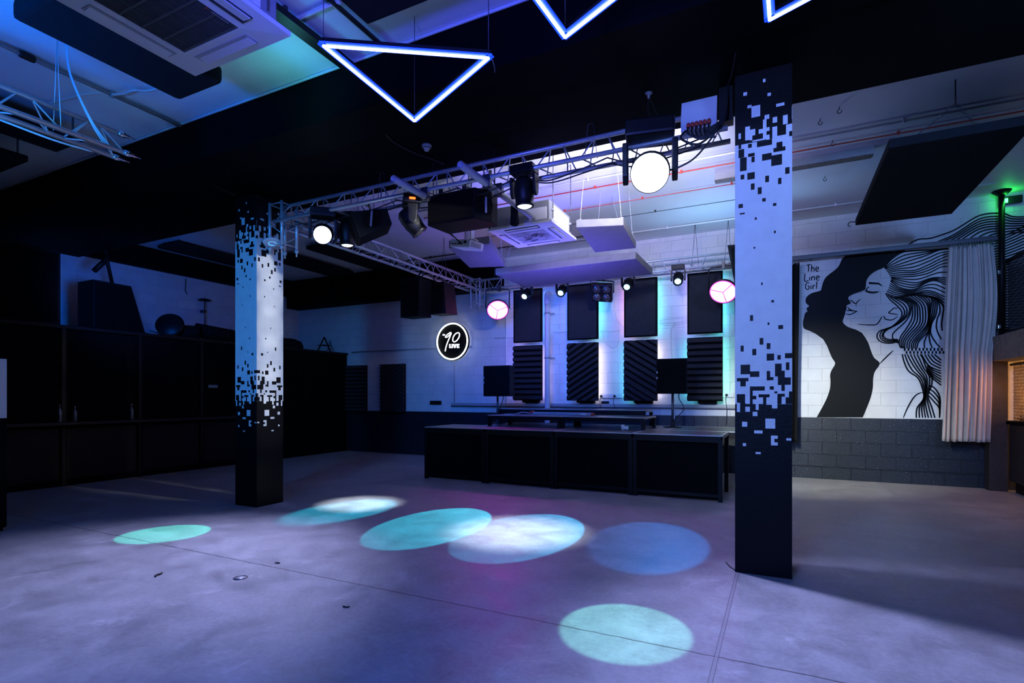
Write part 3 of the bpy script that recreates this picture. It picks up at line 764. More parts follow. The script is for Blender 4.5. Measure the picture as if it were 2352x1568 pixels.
# three more on the front truss
r, p, d = moving_head('dark moving head with an orange display between the two truss loudspeakers', ony(945, 508, 5.40), (-3.4, 6.0, 2.6), 0.85, 4.0, M_GLASS, 0.10, display=(-0.147, 0.0, -0.012))
r, p, d = moving_head('moving head with lit lens pointing down beside the right scaffold tube', ony(1204, 440, 5.36), (-2.46, 5.50, 0), 0.80, 4.0, M_LENSS, 0.105)
for zc in (1.2, 1.65, 2.1, 2.55, 3.0, 3.45, 3.9, 4.3): lamp('column_fill', 'SPOT', p + Vector((-0.05, -0.05, 0.03)), 'left_column', 0, aim=(-6.55, 5.37, zc), parent=r, size=0.03, angle=10, blend=1.0)  # added narrow spots lighting the farther column, not this head's own beam
lamp('beam', 'SPOT', p, COOL, 1500, aim=(-2.70, 5.55, 0), parent=r, size=0.05, angle=30, blend=1.0)
r, p, d = moving_head('moving head with lit lens pointing down left of the angled loudspeaker', ony(797, 536, 5.66), (-5.42, 5.85, 0), 0.80, 4.0, M_LENSS, 0.105)
lamp('beam', 'SPOT', p, COOL, 1500, aim=(-5.45, 6.0, 0), parent=r, size=0.05, angle=22, blend=1.0)
# four small ones on the rear truss
for (px, py), aim, pw, an, col, bl, lab in (((1205, 680), (-5.32, 5.62, 0), 4200, 10.6, (0.01, 0.55, 0.80), 0.35, 'small moving head with cyan lens over the first wall panel, leftmost of four'),
                                    ((1288, 672), (-3.76, 5.50, 0), 5200, 11.2, (0.01, 0.55, 0.72), 0.05, 'small moving head with cyan lens right of the white drain pipe'),
                                    ((1440, 658), (-2.62, 5.62, 0), 2600, 12.0, (0.04, 0.50, 0.9), 0.05, 'small moving head with cyan lens just right of the four lamp blinder'),
                                    ((1557, 645), (-1.27, 5.85, 0), 700, 12.0, (0.01, 0.26, 0.95), 0.20, 'small moving head with cyan lens nearest the pink lamp, rightmost of four')):
    p0 = ony(px, py, 10.72)
    dd = (Vector(aim) - p0).normalized()
    r, p, d = moving_head(lab, p0 - dd * 0.12, aim, 0.72, 4.0, M_LENSC, 0.085, group='small moving heads on the rear truss')
    lamp('gobo_beam', 'SPOT', p, col, pw, aim=aim, parent=r, size=0.012, angle=an, blend=bl)

def pink_lamp(label, c, aim, rot, key):
    c = Vector(c); d = (Vector(aim) - c).normalized()
    root = thing('wash_or_fill_light', label, 'stage light', c, 0, 'pink wash lamps')
    MB().lathe(c, d, [(0, -0.24), (0.10, -0.235), (0.15, -0.17), (0.235, -0.05), (0.25, 0.0), (0.25, 0.02), (0.235, 0.02), (0.235, 0.0), (0, 0.0)], 32).build('housing', M_PLASTIC, root)
    MB().lathe(c + d * 0.004, d, [(0.236, 0.0), (0.236, 0.022), (0.222, 0.022), (0.222, 0.0)], 32).build('lens_rim', M_LENSRIM, root)
    l = MB().lathe(c + d * 0.002, d, [(0.222, 0.0), (0.222, 0.016), (0.12, 0.026), (0, 0.03)], 32).build('lens', M_LENSP, root)
    b = MB(); R = frame(d)
    for k in range(3):
        a = rot + k * 2 * PI / 3
        q = R @ Vector((math.cos(a), 0, math.sin(a)))
        b.tube([c + d * 0.034, c + d * 0.034 + q * 0.11, c + d * 0.026 + q * 0.222], 0.007, 6)
    b.build('divider', M_DIV, l)
    x = R @ Vector((1, 0, 0)); h = 3.93 - c.z
    MB().tube([c + x * 0.265 - d * 0.06, c + x * 0.265 - d * 0.06 + Vector((0, 0, h - 0.04)), c + x * 0.22 - d * 0.06 + Vector((0, 0, h)), c - x * 0.22 - d * 0.06 + Vector((0, 0, h)), c - x * 0.265 - d * 0.06 + Vector((0, 0, h - 0.04)), c - x * 0.265 - d * 0.06], 0.013, 8).build('yoke', M_PLASTIC, root)
    b = MB(); b.box((c.x - 0.025, c.y + 0.02, 3.92), (c.x + 0.025, c.y + 0.12, 4.06)); b.build('clamp', M_STEEL, root)
    lamp('glow', 'POINT', c + d * 0.2 + Vector((0, 0, 0.1)), (1.0, 0.12, 0.75), 8 if key == 'pink_left' else 4, parent=root, size=0.15)
    lamp('beam', 'SPOT', c + d * 0.06, key, 0, aim=aim, parent=root, size=0.2, angle=56, blend=1.0)
    return root
pink_lamp('glowing pink round wash lamp at the left of the rear truss', ony(1143, 711, 10.70), (-3.5, 6.9, 0.0), -0.4 + PI / 3, 'pink_left')
pink_lamp('glowing pink round wash lamp beside the nearer column', ony(1661, 669, 10.70), (-1.3, 6.6, 0.0), 0.35, 'pink_right')

# added fill spots over the stage and its back wall, no fixtures
lamp('stage_fill', 'SPOT', (-3.4, 8.1, 2.5), 'rig_fill', 0, aim=(-3.4, 8.6, 4.9), parent=main_t, size=0.3, angle=150, blend=0.8)
lamp('stage_fill', 'SPOT', (-4.8, 8.0, 3.4), 'stage_blue', 0, aim=(-4.9, 11.7, 1.7), parent=main_t, size=0.3, angle=112, blend=1.0)
lamp('stage_fill', 'SPOT', (-1.1, 10.2, 3.75), 'stage_cyan', 0, aim=(-1.0, 9.9, 4.92), parent=back_t, size=0.2, angle=160, blend=0.6)
# four lamp blinder
c = ony(1383, 671, 10.72)
root = thing('blinder_light', 'unlit four lamp blinder tilted below the rear truss', 'stage light', c)
R = frame((0.05, -0.80, -0.60)) @ Matrix.Rotation(-0.13, 3, 'Y')
MB().obox(c, (0.42, 0.12, 0.38), R, bev=0.012).build('housing', M_PLASTIC, root)
for sx in (-1, 1):
    for sz in (-1, 1):
        b = MB(); o = c + R @ Vector((sx * 0.098, 0.060, sz * 0.09)); dd = R @ Vector((0, 1, 0))
        b.lathe(o, dd, [(0.082, 0.0), (0.082, 0.010), (0.07, 0.014), (0.05, 0.030), (0.02, 0.042), (0, 0.044)], 20)
        b.build('lamp', M_GLASS, root)
MB().tube([c + R @ Vector((-0.235, 0, 0)), c + R @ Vector((-0.235, -0.02, 0.24)), c + Vector((-0.2, 0, 0.27)), c + Vector((0.2, 0, 0.29)), c + R @ Vector((0.235, -0.02, 0.24)), c + R @ Vector((0.235, 0, 0))], 0.013, 8).build('yoke', M_PLASTIC, root)
b = MB(); b.box((c.x - 0.02, c.y + 0.02, c.z + 0.24), (c.x + 0.02, 10.86, 4.05)); b.build('clamp', M_STEEL, root)

# ================================================================== LOUDSPEAKERS
def handle(root, c, R, s=1.0):
    """recessed bar handle on a cabinet side; local Y is the outward normal"""
    b = MB(); n = 14
    pts = [c + R @ Vector((0.105 * s * math.copysign(abs(math.cos(a)) ** 0.7, math.cos(a)), 0.004, 0.085 * s * math.copysign(abs(math.sin(a)) ** 0.7, math.sin(a)))) for a in [2 * PI * k / n for k in range(n)]]
    b.prism(pts, R @ Vector((0, 0.004, 0)))
    h = b.build('handle_cup', M_GRILLE, root)
    MB().obox(c + R @ Vector((0.02 * s, 0.016, 0)), (0.022 * s, 0.012, 0.15 * s), R, bev=0.004).build('grip', M_GREYP, h)
# angled one at the left of the front truss
P = [ony(804, 485, 5.36), ony(889, 478, 5.36), ony(901, 514, 5.36), ony(827, 546, 5.36)]
vec = ony(821, 567, 5.62) - P[3]
root = thing('loudspeaker', 'angled black loudspeaker with a side handle hanging right of the left glaring light', 'loudspeaker', P[3], 0, 'loudspeakers on the front truss')
MB().prism(P, vec, bev=0.012).build('cabinet', M_CAB, root)
e = (P[0] - P[3]).normalized(); nn = (P[1] - P[0]).normalized()
R = Matrix(((P[2] - P[3]).normalized(), Vector((0, -1, 0)), Vector((0, 0, 1)))).transposed()
cc = (P[0] + P[1] + P[2] + P[3]) / 4 + Vector((-0.02, -0.002, 0.02))
x = (P[1] - P[0]).normalized(); z = Vector((0, -1, 0)).cross(x) * -1
handle(root, cc, Matrix((x, Vector((0, -1, 0)), z)).transposed(), 1.3)
gn = (vec.cross(P[0] - P[3])).normalized()
g0 = [P[3] + (P[0] - P[3]) * 0.05 + vec * 0.05, P[3] + (P[0] - P[3]) * 0.95 + vec * 0.05, P[3] + (P[0] - P[3]) * 0.95 + vec * 0.95, P[3] + (P[0] - P[3]) * 0.05 + vec * 0.95]
if gn.x > 0: gn = -gn
MB().prism(g0, gn * 0.012).build('grille', M_GRILLE, root)
MB().tube([P[0] + Vector((0.25, 0.12, -0.03)), P[0] + Vector((0.25, 0.06, 0.10)), (P[0].x + 0.25, 5.42, 4.03)], 0.014, 6).build('bracket', M_STEEL, root)
# box shaped one
A = ony(982, 519, 5.40); B = ony(1090, 504, 5.40); C = ony(1130, 497, 5.62)
C.z = B.z = A.z
Dp = Vector((A.x + 0.05, 5.80, A.z)); C2 = Vector((C.x - 0.02, 5.80, A.z))
root = thing('loudspeaker', 'long black loudspeaker slung level under the front truss left of the lit moving head', 'loudspeaker', A, 0, 'loudspeakers on the front truss')
MB().prism([A, B, C, C2, Dp], (0, 0, 0.36), bev=0.01).build('cabinet', M_CAB, root)
MB().prism([A + Vector((0.02, -0.002, 0.02)), B + Vector((-0.02, -0.002, 0.02)), B + Vector((-0.02, -0.002, 0.34)), A + Vector((0.02, -0.002, 0.34))], (0, -0.012, 0)).build('grille', M_GRILLE, root)
x = (C - B).normalized(); n_ = Vector((x.y, -x.x, 0))
handle(root, (B + C) / 2 + Vector((0, 0, 0.18)), Matrix((x, n_, Vector((0, 0, 1)))).transposed(), 1.25)
for q in (0.25, 0.75):
    m = A.lerp(B, q)
    MB().box((m.x - 0.03, 5.44, A.z + 0.35), (m.x + 0.03, 5.50, 4.05)).build('bracket', M_STEEL, root)
# pair hanging under the left side truss
for x0, x1, y0, y1, z0, z1, lab, tilt in ((-6.72, -6.27, 8.55, 8.95, 3.10, 3.86, 'left black loudspeaker of the pair hanging beneath the side truss', 0.0), (-6.36, -5.98, 9.0, 9.42, 3.20, 3.84, 'right rear black loudspeaker of the pair beneath the side truss', 0.2)):
    root = thing('loudspeaker', lab, 'loudspeaker', ((x0 + x1) / 2, (y0 + y1) / 2, z0), 0, 'loudspeakers under the side truss')
    b = MB(); b.hexa([(x0, y0, z0), (x1 + 0.03 * (tilt > 0), y0, z0), (x1 + 0.03 * (tilt > 0), y1, z0 + 0.02), (x0, y1, z0 + 0.02), (x0, y0 + 0.1 * tilt, z1), (x1 - tilt * 0.2, y0 + 0.1 * tilt, z1), (x1 - tilt * 0.2, y1, z1), (x0, y1, z1)])
    b.build('cabinet', M_CAB, root)
    MB().box((x0 + 0.02, y0 - 0.012 , z0 + 0.03), (x1 - 0.02 - tilt * 0.2, y0 + 0.02 * tilt + 0.001, z1 - 0.05)).build('grille', M_GRILLE, root)
    MB().tube([(x0 + 0.1, (y0 + y1) / 2, z1 - 0.02), (-6.40, (y0 + y1) / 2, 3.97), (-6.28, (y0 + y1) / 2, 4.03), (x1 - 0.12, (y0 + y1) / 2, z1 - 0.02)], 0.016, 8).build('bracket', M_STEEL, root)
# partly hidden by the nearer column
root = thing('loudspeaker', 'black loudspeaker edge peeping out left of the nearer column under the rear truss', 'loudspeaker', (-0.60, 10.45, 3.55))
MB().prism([(-0.86, 10.30, 4.24), (-0.45, 10.30, 4.22), (-0.40, 10.30, 3.55), (-0.74, 10.30, 3.55)], (0.06, 0.36, 0), bev=0.01).build('cabinet', M_CAB, root)
MB().prism([(-0.80, 10.295, 4.18), (-0.49, 10.295, 4.17), (-0.45, 10.295, 3.61), (-0.72, 10.295, 3.61)], (0, -0.012, 0)).build('grille', M_GRILLE, root)
MB().box((-0.66, 10.55, 4.15), (-0.58, 10.88, 4.20)).build('bracket', M_STEEL, root)
# ================================================================== HANGING ACOUSTIC SLABS
def slab_thing(label, quad, z, th, m, hang=True, group='hanging acoustic slabs', zc=ZC, bev=0.012):
    """quad: four corners of the underside (x, y)"""
    q = [Vector((p[0], p[1], z)) for p in quad]
    c = sum(q, Vector()) / 4
    root = thing('acoustic_slab', label, 'acoustic panel', c, 0, group)
    MB().prism(q, (0, 0, th), bev=bev).build('panel', m, root)
    if hang:
        for p in q:
            i = p.lerp(c, 0.12) + Vector((0, 0, th))
            b = MB(); b.tube([i, (i.x + (c.x - i.x) * 0.25, i.y + (c.y - i.y) * 0.1, zc)], 0.003, 5); b.build('rope', M_ROPE, root)
            b = MB(); b.box((i.x - 0.03, i.y - 0.02, i.z - 0.005), (i.x + 0.03, i.y + 0.02, i.z + 0.022)); b.build('bracket', M_GREYMET, root)
    return root
def rect(x0, x1, y0, y1): return [(x0, y0), (x1, y0), (x1, y1), (x0, y1)]
zz = 3.78
q = [onz(*p, zz) for p in ((1142, 634), (1459, 590), (1500, 634), (1214, 656))]
x0, x1, y0, y1 = q[0].x, (q[1].x + q[2].x) / 2, (q[0].y + q[1].y) / 2, (q[2].y + q[3].y) / 2
slab_thing('longest grey acoustic slab hanging over the stage, underside tinted pink', rect(x0 + 0.02, x1, y0, y1), zz, 0.12, M_FABRICG)
zz = 3.95
q = [onz(*p, zz) for p in ((1323, 522), (1432, 517), (1461, 570), (1367, 580))]
slab_thing('small pale grey acoustic slab hanging right of the ceiling cassette', [(p.x, p.y) for p in q], zz, 0.11, M_FABRICG)
zz = 3.85
q = [onz(*p, zz) for p in ((1031, 570), (1124, 560), (1160, 612), (1079, 615))]
slab_thing('small grey acoustic slab hanging just behind the white projector', [(p.x, p.y) for p in q], zz, 0.12, M_FABRICG)
r = slab_thing('huge dark acoustic slab hanging below the ceiling at right in front of the mural', rect(1.03, 2.22, 6.96, 9.88), 4.2, 0.10, M_FABRIC, hang=False)
for x in (1.2, 2.1):
    b = MB()
    P0, P1 = Vector((1.66, 7.25, 4.66)), Vector((x, 7.2 if x < 2 else 7.6, 4.29))
    n = 12
    for k in range(n):
        p = P0.lerp(P1, (k + .5) / n); d = (P1 - P0) / n
        a = d.cross(Vector((0, 1, 0) if k % 2 else (0, 0, 1))).normalized() * 0.008
        b.tube([p - d * .55 + a, p + d * .55 + a, p + d * .55 - a, p - d * .55 - a, p - d * .55 + a], 0.003, 5)
    b.build('chain', M_STEEL, r)
MB().tube([(1.66, 7.25, 4.66), (1.66, 7.25, ZC)], 0.008, 6).build('chain', M_STEEL, r)
MB().tube(smooth_path([(1.03, 9.86, 4.25), (0.96, 9.86, 4.26), (0.93, 9.86, 4.22), (0.96, 9.86, 4.19)], 4), 0.008, 6).build('hook', M_STEEL, r)
# chamfered dark slab above the near cassette
c1, c2, c3 = onz(412, 233, 4.45), onz(515, 196, 4.45), onz(28, 42, 4.45)
r = slab_thing('dark chamfered acoustic slab partly hidden by the large ceiling cassette at top left', rect(c1.x, c1.x + 0.66, c3.y, c1.y), 4.45, 0.16, M_FABRIC, hang=False, bev=0.045)
for x, y in ((c1.x + .1, c1.y - .1), (c1.x + .1, c3.y + .1), (c1.x + .56, c1.y - .1), (c1.x + .56, c3.y + .1)):
    MB().tube([(x, y, 4.6), (x, y, ZC)], 0.006, 6).build('hanging_rod', M_STEEL, r)
def ceiling_slab(label, x0, x1, y0, y1, z=4.78, m=None):
    root = thing('acoustic_slab', label, 'acoustic panel', ((x0 + x1) / 2, (y0 + y1) / 2, z), 0, 'acoustic slabs fixed to the ceiling')
    MB().box((x0, y0, z), (x1, y1, z + 0.08), bev=0.02).build('panel', m or M_FABRIC, root)
    for x, y in ((x0 + .08, y0 + .08), (x1 - .08, y0 + .08), (x1 - .08, y1 - .08), (x0 + .08, y1 - .08)):
        MB().tube([(x, y, z + 0.07), (x, y, ZC)], 0.012, 6).build('standoff', M_STEEL, root)
    return root
c = onz(844, 58, 4.74)
ceiling_slab('dark ceiling slab at the top edge above the whole neon triangle', c.x, c.x + 1.2, c.y - 1.7, c.y, 4.74)
c = onz(132, 350, 4.6)
ceiling_slab('dim slab beyond the stray truss at the left photo edge', c.x - 0.02, c.x + 0.62, c.y - 1.8, c.y, 4.6)
c = onz(66, 372, 4.55)
ceiling_slab('barely visible slab left of and lower than its neighbour at the left photo edge', c.x - 1.2, c.x, c.y - 1.5, c.y, 4.55)
ceiling_slab('dim ceiling slab over the stored items at far left, nearest the farther column', -12.2, -11.5, 7.1, 9.2)
ceiling_slab('dim ceiling slab right of the farther column, below the glaring light', -10.9, -10.1, 8.9, 10.9)
ceiling_slab('dim ceiling slab behind the start of the left side truss', -9.35, -8.55, 8.6, 10.9)

# ================================================================== CEILING CASSETTES
def cassette(label, c, size, body, logo):
    c = Vector(c); s = size / 2
    root = thing('ceiling_cassette', label, 'air conditioner', c, 0, 'ceiling cassette air conditioners')
    b = MB()
    # frame of four trapezoid boards around the grille
    gi = s * 0.56; gd = 0.028
    for k in range(4):
        R = Matrix.Rotation(k * PI / 2, 3, 'Z')
        b.prism([c + R @ Vector(p) for p in ((-s, -s, 0.012), (s, -s, 0.012), (gi, -gi, 0.0), (-gi, -gi, 0.0))], (0, 0, 0.030))
    b.build('panel', M_WPLAST, root)
    b = MB(); b.box((c.x - gi, c.y - gi, c.z + 0.016), (c.x + gi, c.y + gi, c.z + 0.03))
    g = b.build('grille_backing', M_GLASS if not body else M_STEEL, root)
    b = MB(); n = 34
    for k in range(n):
        x = c.x - gi + (k + 0.5) * 2 * gi / n
        b.box((x - 0.0035, c.y - gi + 0.012, c.z + 0.002), (x + 0.0035, c.y + gi - 0.012, c.z + 0.016))
    for k in range(5):
        y = c.y - gi + 0.012 + k * (2 * gi - 0.024) / 4
        b.box((c.x - gi, y - 0.007, c.z + 0.001), (c.x + gi, y + 0.007, c.z + 0.012))
    b.build('grille', M_SLAT if logo else M_WPLAST, g)
    for k in range(4):
        R = Matrix.Rotation(k * PI / 2, 3, 'Z')
        b = MB(); b.prism([c + R @ Vector(p) for p in ((-gi * 0.94, -s * 0.87, 0.003), (gi * 0.94, -s * 0.87, 0.003), (gi * 0.94, -s * 0.68, -0.001), (-gi * 0.94, -s * 0.68, -0.001))], (0, 0, 0.010))
        sl = b.build('air_slot', M_GLASS if (k == 1 or not logo) else M_GREYP, root)
        b = MB(); b.prism([c + R @ Vector(p) for p in ((-gi * 0.90, -s * 0.86, -0.006), (gi * 0.90, -s * 0.86, -0.006), (gi * 0.90, -s * 0.72, 0.0005), (-gi * 0.90, -s * 0.72, 0.0005))], (0, 0, 0.006), bev=0.002)
        b.build('louvre', M_WPLAST, sl)
    bb = s * 0.88; bh = 0.29
    b = MB(); b.box((c.x - bb, c.y - bb, c.z + 0.042), (c.x + bb, c.y + bb, c.z + 0.042 + bh), bev=0.01)
    bo = b.build('body', M_GREYMET, root)
    b = MB()
    b.box((c.x + bb, c.y - bb * 0.7, c.z + 0.09), (c.x + bb + 0.008, c.y + bb * 0.7, c.z + 0.29)); b.box((c.x + bb * 0.3, c.y - bb - 0.008, c.z + 0.08), (c.x + bb * 0.9, c.y - bb, c.z + 0.24))
    b.build('service_cover', M_WPLAST, bo)
    for sx in (-1, 1):
        for sy in (-1, 1):
            x, y = c.x + sx * (bb + 0.02), c.y + sy * bb * 0.8
            MB().tube([(x, y, c.z + 0.10), (x, y, ZC)], 0.006, 6).build('hanging_rod', M_STEEL, root)
            MB().box((x - 0.03, y - 0.02, c.z + 0.2), (x + 0.012, y + 0.02, c.z + 0.23)).build('bracket', M_GREYMET, root)
    if logo:
        # small badge: three red lozenges and a line of lettering at the grille edge
        b = MB(); o = c + Vector((gi - 0.015, gi - 0.20, -0.002)); r_ = 0.009
        for a in (90, 210, 330):
            ca, sa = math.cos(math.radians(a)), math.sin(math.radians(a)); px_, py_ = -sa, ca
            b.poly([o, o + Vector((ca * r_ + px_ * r_ * .5, sa * r_ + py_ * r_ * .5, 0)), o + Vector((ca * 2 * r_, sa * 2 * r_, 0)), o + Vector((ca * r_ - px_ * r_ * .5, sa * r_ - py_ * r_ * .5, 0))])
        b.build('badge', M_RED, root)
        t = bpy.data.curves.new('lettering', 'FONT'); t.body = 'MITSUBISHI'; t.size = 0.022; t.extrude = 0.0005
        to = bpy.data.objects.new('tmp', t); COL.objects.link(to)
        bpy.context.view_layer.update()
        me = bpy.data.meshes.new_from_object(to.evaluated_get(bpy.context.evaluated_depsgraph_get()))
        bpy.data.objects.remove(to)
        lo = bpy.data.objects.new('lettering', me); me.materials.clear(); me.materials.append(M_GREYP); COL.objects.link(lo)
        lo.parent = root; lo.location = (gi - 0.022, gi - 0.17, -0.003); lo.rotation_euler = (PI, 0, PI / 2)
    else:
        b = MB(); random.seed(5)
        for k in range(60):
            x = random.gauss(0, 0.14); y = random.gauss(0, 0.09); w_ = random.uniform(0.01, 0.06)
            if abs(x) + w_ < gi and abs(y) + 0.01 < gi:
                b.poly([c + Vector((x - w_, y - 0.006, -0.0005)), c + Vector((x + w_, y - 0.006, -0.0005)), c + Vector((x + w_ * .7, y + 0.008, -0.0005)), c + Vector((x - w_ * .8, y + 0.007, -0.0005))])
        b.build('dust_stain', M_GLASS, g)
    return root
q = [onz(*p, 3.83) for p in ((447, 178), (667, 87))]
cassette('large white ceiling cassette cut by the top edge at upper left', ((q[0].x + q[1].x) / 2, q[0].y - 0.475, 3.83), 0.96, True, True)
q = [onz(*p, 3.84) for p in ((1112, 532), (1258, 510), (1320, 553), (1208, 572))]
cc = sum(q, Vector()) / 4
r = cassette('white ceiling cassette with grey body hanging above the stage', (cc.x, cc.y, 3.84), 0.96, True, False)
b = MB()
for k in range(2):
    b.tube(smooth_path([(cc.x - 0.42, cc.y + 0.1 * k, 4.0 + .06 * k), (cc.x - 0.60, cc.y + 0.1 * k, 3.98 + .06 * k), (cc.x - 0.72, cc.y + 0.1 * k, 4.08 + .05 * k), (cc.x - 0.74, cc.y + 0.1 * k, 4.3), (cc.x - 0.7, cc.y, ZC)], 6), 0.022, 8)
b.build('refrigerant_pipe', M_CABLE, r)

# ================================================================== PROJECTOR
pc = Vector(ony(1072, 566, 6.9)); pc.z += 0.02
root = thing('projector', 'white ceiling projector on a pole bracket in front of a grey slab', 'projector', pc)
R = Matrix.Rotation(math.radians(-14), 3, 'Z') @ Matrix.Rotation(math.radians(12), 3, 'Y')
MB().obox(pc, (0.42, 0.30, 0.115), R, bev=0.02).build('body', M_WPLAST, root)
MB().lathe(pc + R @ Vector((0.09, 0.15, 0)), R @ Vector((0, 1, 0)), [(0.045, 0), (0.045, 0.02), (0.036, 0.02), (0.034, 0.005), (0, 0.005)], 20).build('lens', M_GLASS, root)
b = MB()
for k in range(4): b.obox(pc + R @ Vector((-0.14 + 0.06 * k, -0.152, -0.012)), (0.035, 0.008, 0.014), R)
b.obox(pc + R @ Vector((0.12, -0.152, 0.02)), (0.05, 0.008, 0.035), R)
b.build('socket_panel', M_PLASTIC, root)
b = MB()
for k in range(7): b.obox(pc + R @ Vector((0.212, -0.10 + 0.03 * k, 0)), (0.006, 0.012, 0.07), R)
b.build('vent', M_GREYP, root)
top = Vector((pc.x + 0.05, pc.y, pc.z + 0.30))
b = MB(); b.box((top.x - 0.055, top.y - 0.05, pc.z + 0.04), (top.x - 0.035, top.y + 0.05, top.z)); b.box((top.x + 0.035, top.y - 0.05, pc.z + 0.04), (top.x + 0.055, top.y + 0.05, top.z)); b.box((top.x - 0.12, top.y - 0.06, pc.z + 0.05), (top.x + 0.12, top.y + 0.06, pc.z + 0.062)); b.box((top.x - 0.11, top.y - 0.05, top.z - 0.01), (top.x + 0.11, top.y + 0.05, top.z + 0.008))
b.build('bracket', M_WPLAST, root)
MB().tube([(top.x, top.y, top.z), (top.x, top.y, ZC)], 0.026, 12).build('pole', M_GREYMET, root)
b = MB()
for k in range(2):
    b.tube(smooth_path([pc + R @ Vector((0.02 + 0.05 * k, -0.155, -0.01)), pc + Vector((-0.05, -0.22, 0.05)), pc + Vector((-0.22 + 0.03 * k, -0.2, 0.20)), pc + Vector((-0.17 + 0.03 * k, -0.12, 0.36)), pc + Vector((-0.02 + 0.03 * k, -0.05, 0.50)), pc + Vector((0.02, 0, 0.75)), (top.x, top.y, 4.75)], 6), 0.009, 6)
b.build('cable', M_CABLE, root)

# ================================================================== DISTRIBUTION BOX with red plugs
p0, p1 = ony(1563, 303, 5.30), ony(1646, 243, 5.30)
root = thing('power_distribution_box', 'pale power box with a row of red plugs on the truss beside the nearer column', 'power box', (p0.x, 5.36, p0.z))
MB().prism([(p0.x, 5.31, 4.06), (p1.x, 5.31, 4.06), (p1.x, 5.31, 4.18), (p1.x, 5.36, 4.36), (p0.x, 5.36, 4.36), (p0.x, 5.31, 4.18)], (0, 0.10, 0), bev=0.006).build('case', M_WPLAST, root)
for k in range(6):
    x = p0.x + 0.07 + k * (p1.x - p0.x - 0.12) / 5.5
    MB().lathe((x, 5.30, 4.105), (0, -0.6, -0.8), [(0.017, -0.02), (0.017, 0.01), (0.013, 0.035), (0, 0.035)], 12).build('plug', M_RED, root)
    MB().tube(smooth_path([(x, 5.28, 4.08), (x + 0.01, 5.24, 4.00 - 0.01 * k), (x + 0.10 - 0.006 * k, 5.23, 3.93 - 0.004 * k), (-0.62, 5.24, 3.93 + 0.012 * k), (-0.50, 5.28, 4.02 + .01 * k), (-0.45, 5.30, 4.15), (-0.44, 5.36, 4.43)], 6), 0.009, 6).build('cable', M_CABLE, root)
b = MB(); b.tube(smooth_path([(p0.x + 0.05, 5.28, 4.05), (p0.x + 0.02, 5.2, 3.95), (p0.x + 0.15, 5.18, 3.86), (-0.62, 5.22, 3.90), (-0.5, 5.27, 4.03)], 6), 0.010, 6)
b.tube(smooth_path([(-0.52, 5.27, 4.0), (-0.60, 5.24, 3.88), (-0.72, 5.2, 3.74), (-0.88, 5.2, 3.68), (-1.02, 5.28, 3.71)], 6), 0.009, 6)
b.build('cable', M_CABLE, root)
MB().box((-0.52, 5.36, 4.10), (-0.40, 5.48, 4.42)).build('junction_box', M_PLASTIC, root)
tag(recenter(MB().tube(smooth_path([onz(1690, 120, 4.43), onz(1678, 180, 4.425), onz(1660, 210, 4.425), onz(1648, 233, 4.42)], 6), 0.006, 6).build('cable', M_CABLE)), 'thin loose cable on the beam dropping to the power box with red plugs', 'cable', 'loose cables on the black beam')
tag(recenter(MB().tube(smooth_path([onz(836, 243, 4.42), onz(858, 272, 4.42), onz(880, 300, 4.42), onz(905, 326, 4.42), onz(950, 350, 4.42), onz(990, 364, 4.42), onz(1020, 376, 4.42)], 6), 0.009, 6).build('cable', M_CABLE)), 'black cable crossing the beam below the whole neon triangle', 'cable', 'loose cables on the black beam')
tag(recenter(MB().tube(smooth_path([onz(440, 380, 4.42), onz(460, 405, 4.42), onz(490, 425, 4.42), onz(540, 448, 4.42)], 6), 0.007, 6).build('cable', M_CABLE)), 'faint cable on the dark beam left of the farther column', 'cable', 'loose cables on the black beam')
# smoke detector, ceiling bolts
p = onz(980, 333, 4.43)
root = thing('smoke_detector', 'small round grey smoke detector on the black beam', 'smoke detector', p)
MB().lathe(p, (0, 0, -1), [(0.055, 0), (0.055, 0.02), (0.045, 0.03), (0.03, 0.05), (0.026, 0.065), (0, 0.07)], 20).build('base', M_GREYP, root)
MB().lathe(p + Vector((0, 0, -0.032)), (0, 0, -1), [(0.048, 0), (0.048, 0.006), (0.03, 0.008)], 20).build('ring', M_STEEL, root)
p = onz(1490, 213, 4.43)
root = thing('ceiling_anchor', 'small eye bolt with wire on the beam above the right glaring light', 'anchor', p)
MB().lathe(p, (0, 0, -1), [(0.035, 0), (0.033, 0.008), (0.012, 0.012), (0.012, 0.05), (0, 0.05)], 16).build('bolt', M_GREYMET, root)
b = MB()
for s_ in (-1, 1): b.tube(smooth_path([p + Vector((0, 0, -0.04)), p + Vector((0.03 * s_, 0.1, -0.10)), p + Vector((0.05 * s_, 0.25, -0.16))], 4), 0.003, 5)
b.build('wire', M_STEEL, root)
# white saucer of the wireless access point
p = onx(625, 557, -6.43)
d = Vector((0.30, -0.18, -0.92)).normalized()
root = thing('wireless_access_point', 'white saucer shaped wireless unit fixed to the farther column', 'access point', p)
MB().lathe(p, d, [(0, -0.035), (0.05, -0.034), (0.10, -0.018), (0.122, 0.0), (0.120, 0.008), (0.05, 0.016), (0.048, 0.012), (0.0, 0.016)], 32).build('saucer', M_WPLAST, root)
MB().lathe(p + d * 0.0125, d, [(0.052, 0.0), (0.052, 0.004), (0.044, 0.006), (0.044, 0.0)], 32).build('light_ring', M_BLUEGL, root)
MB().tube([(-6.55, p.y, p.z + 0.06), p - d * 0.03], 0.02, 8).build('bracket', M_WPLAST, root)

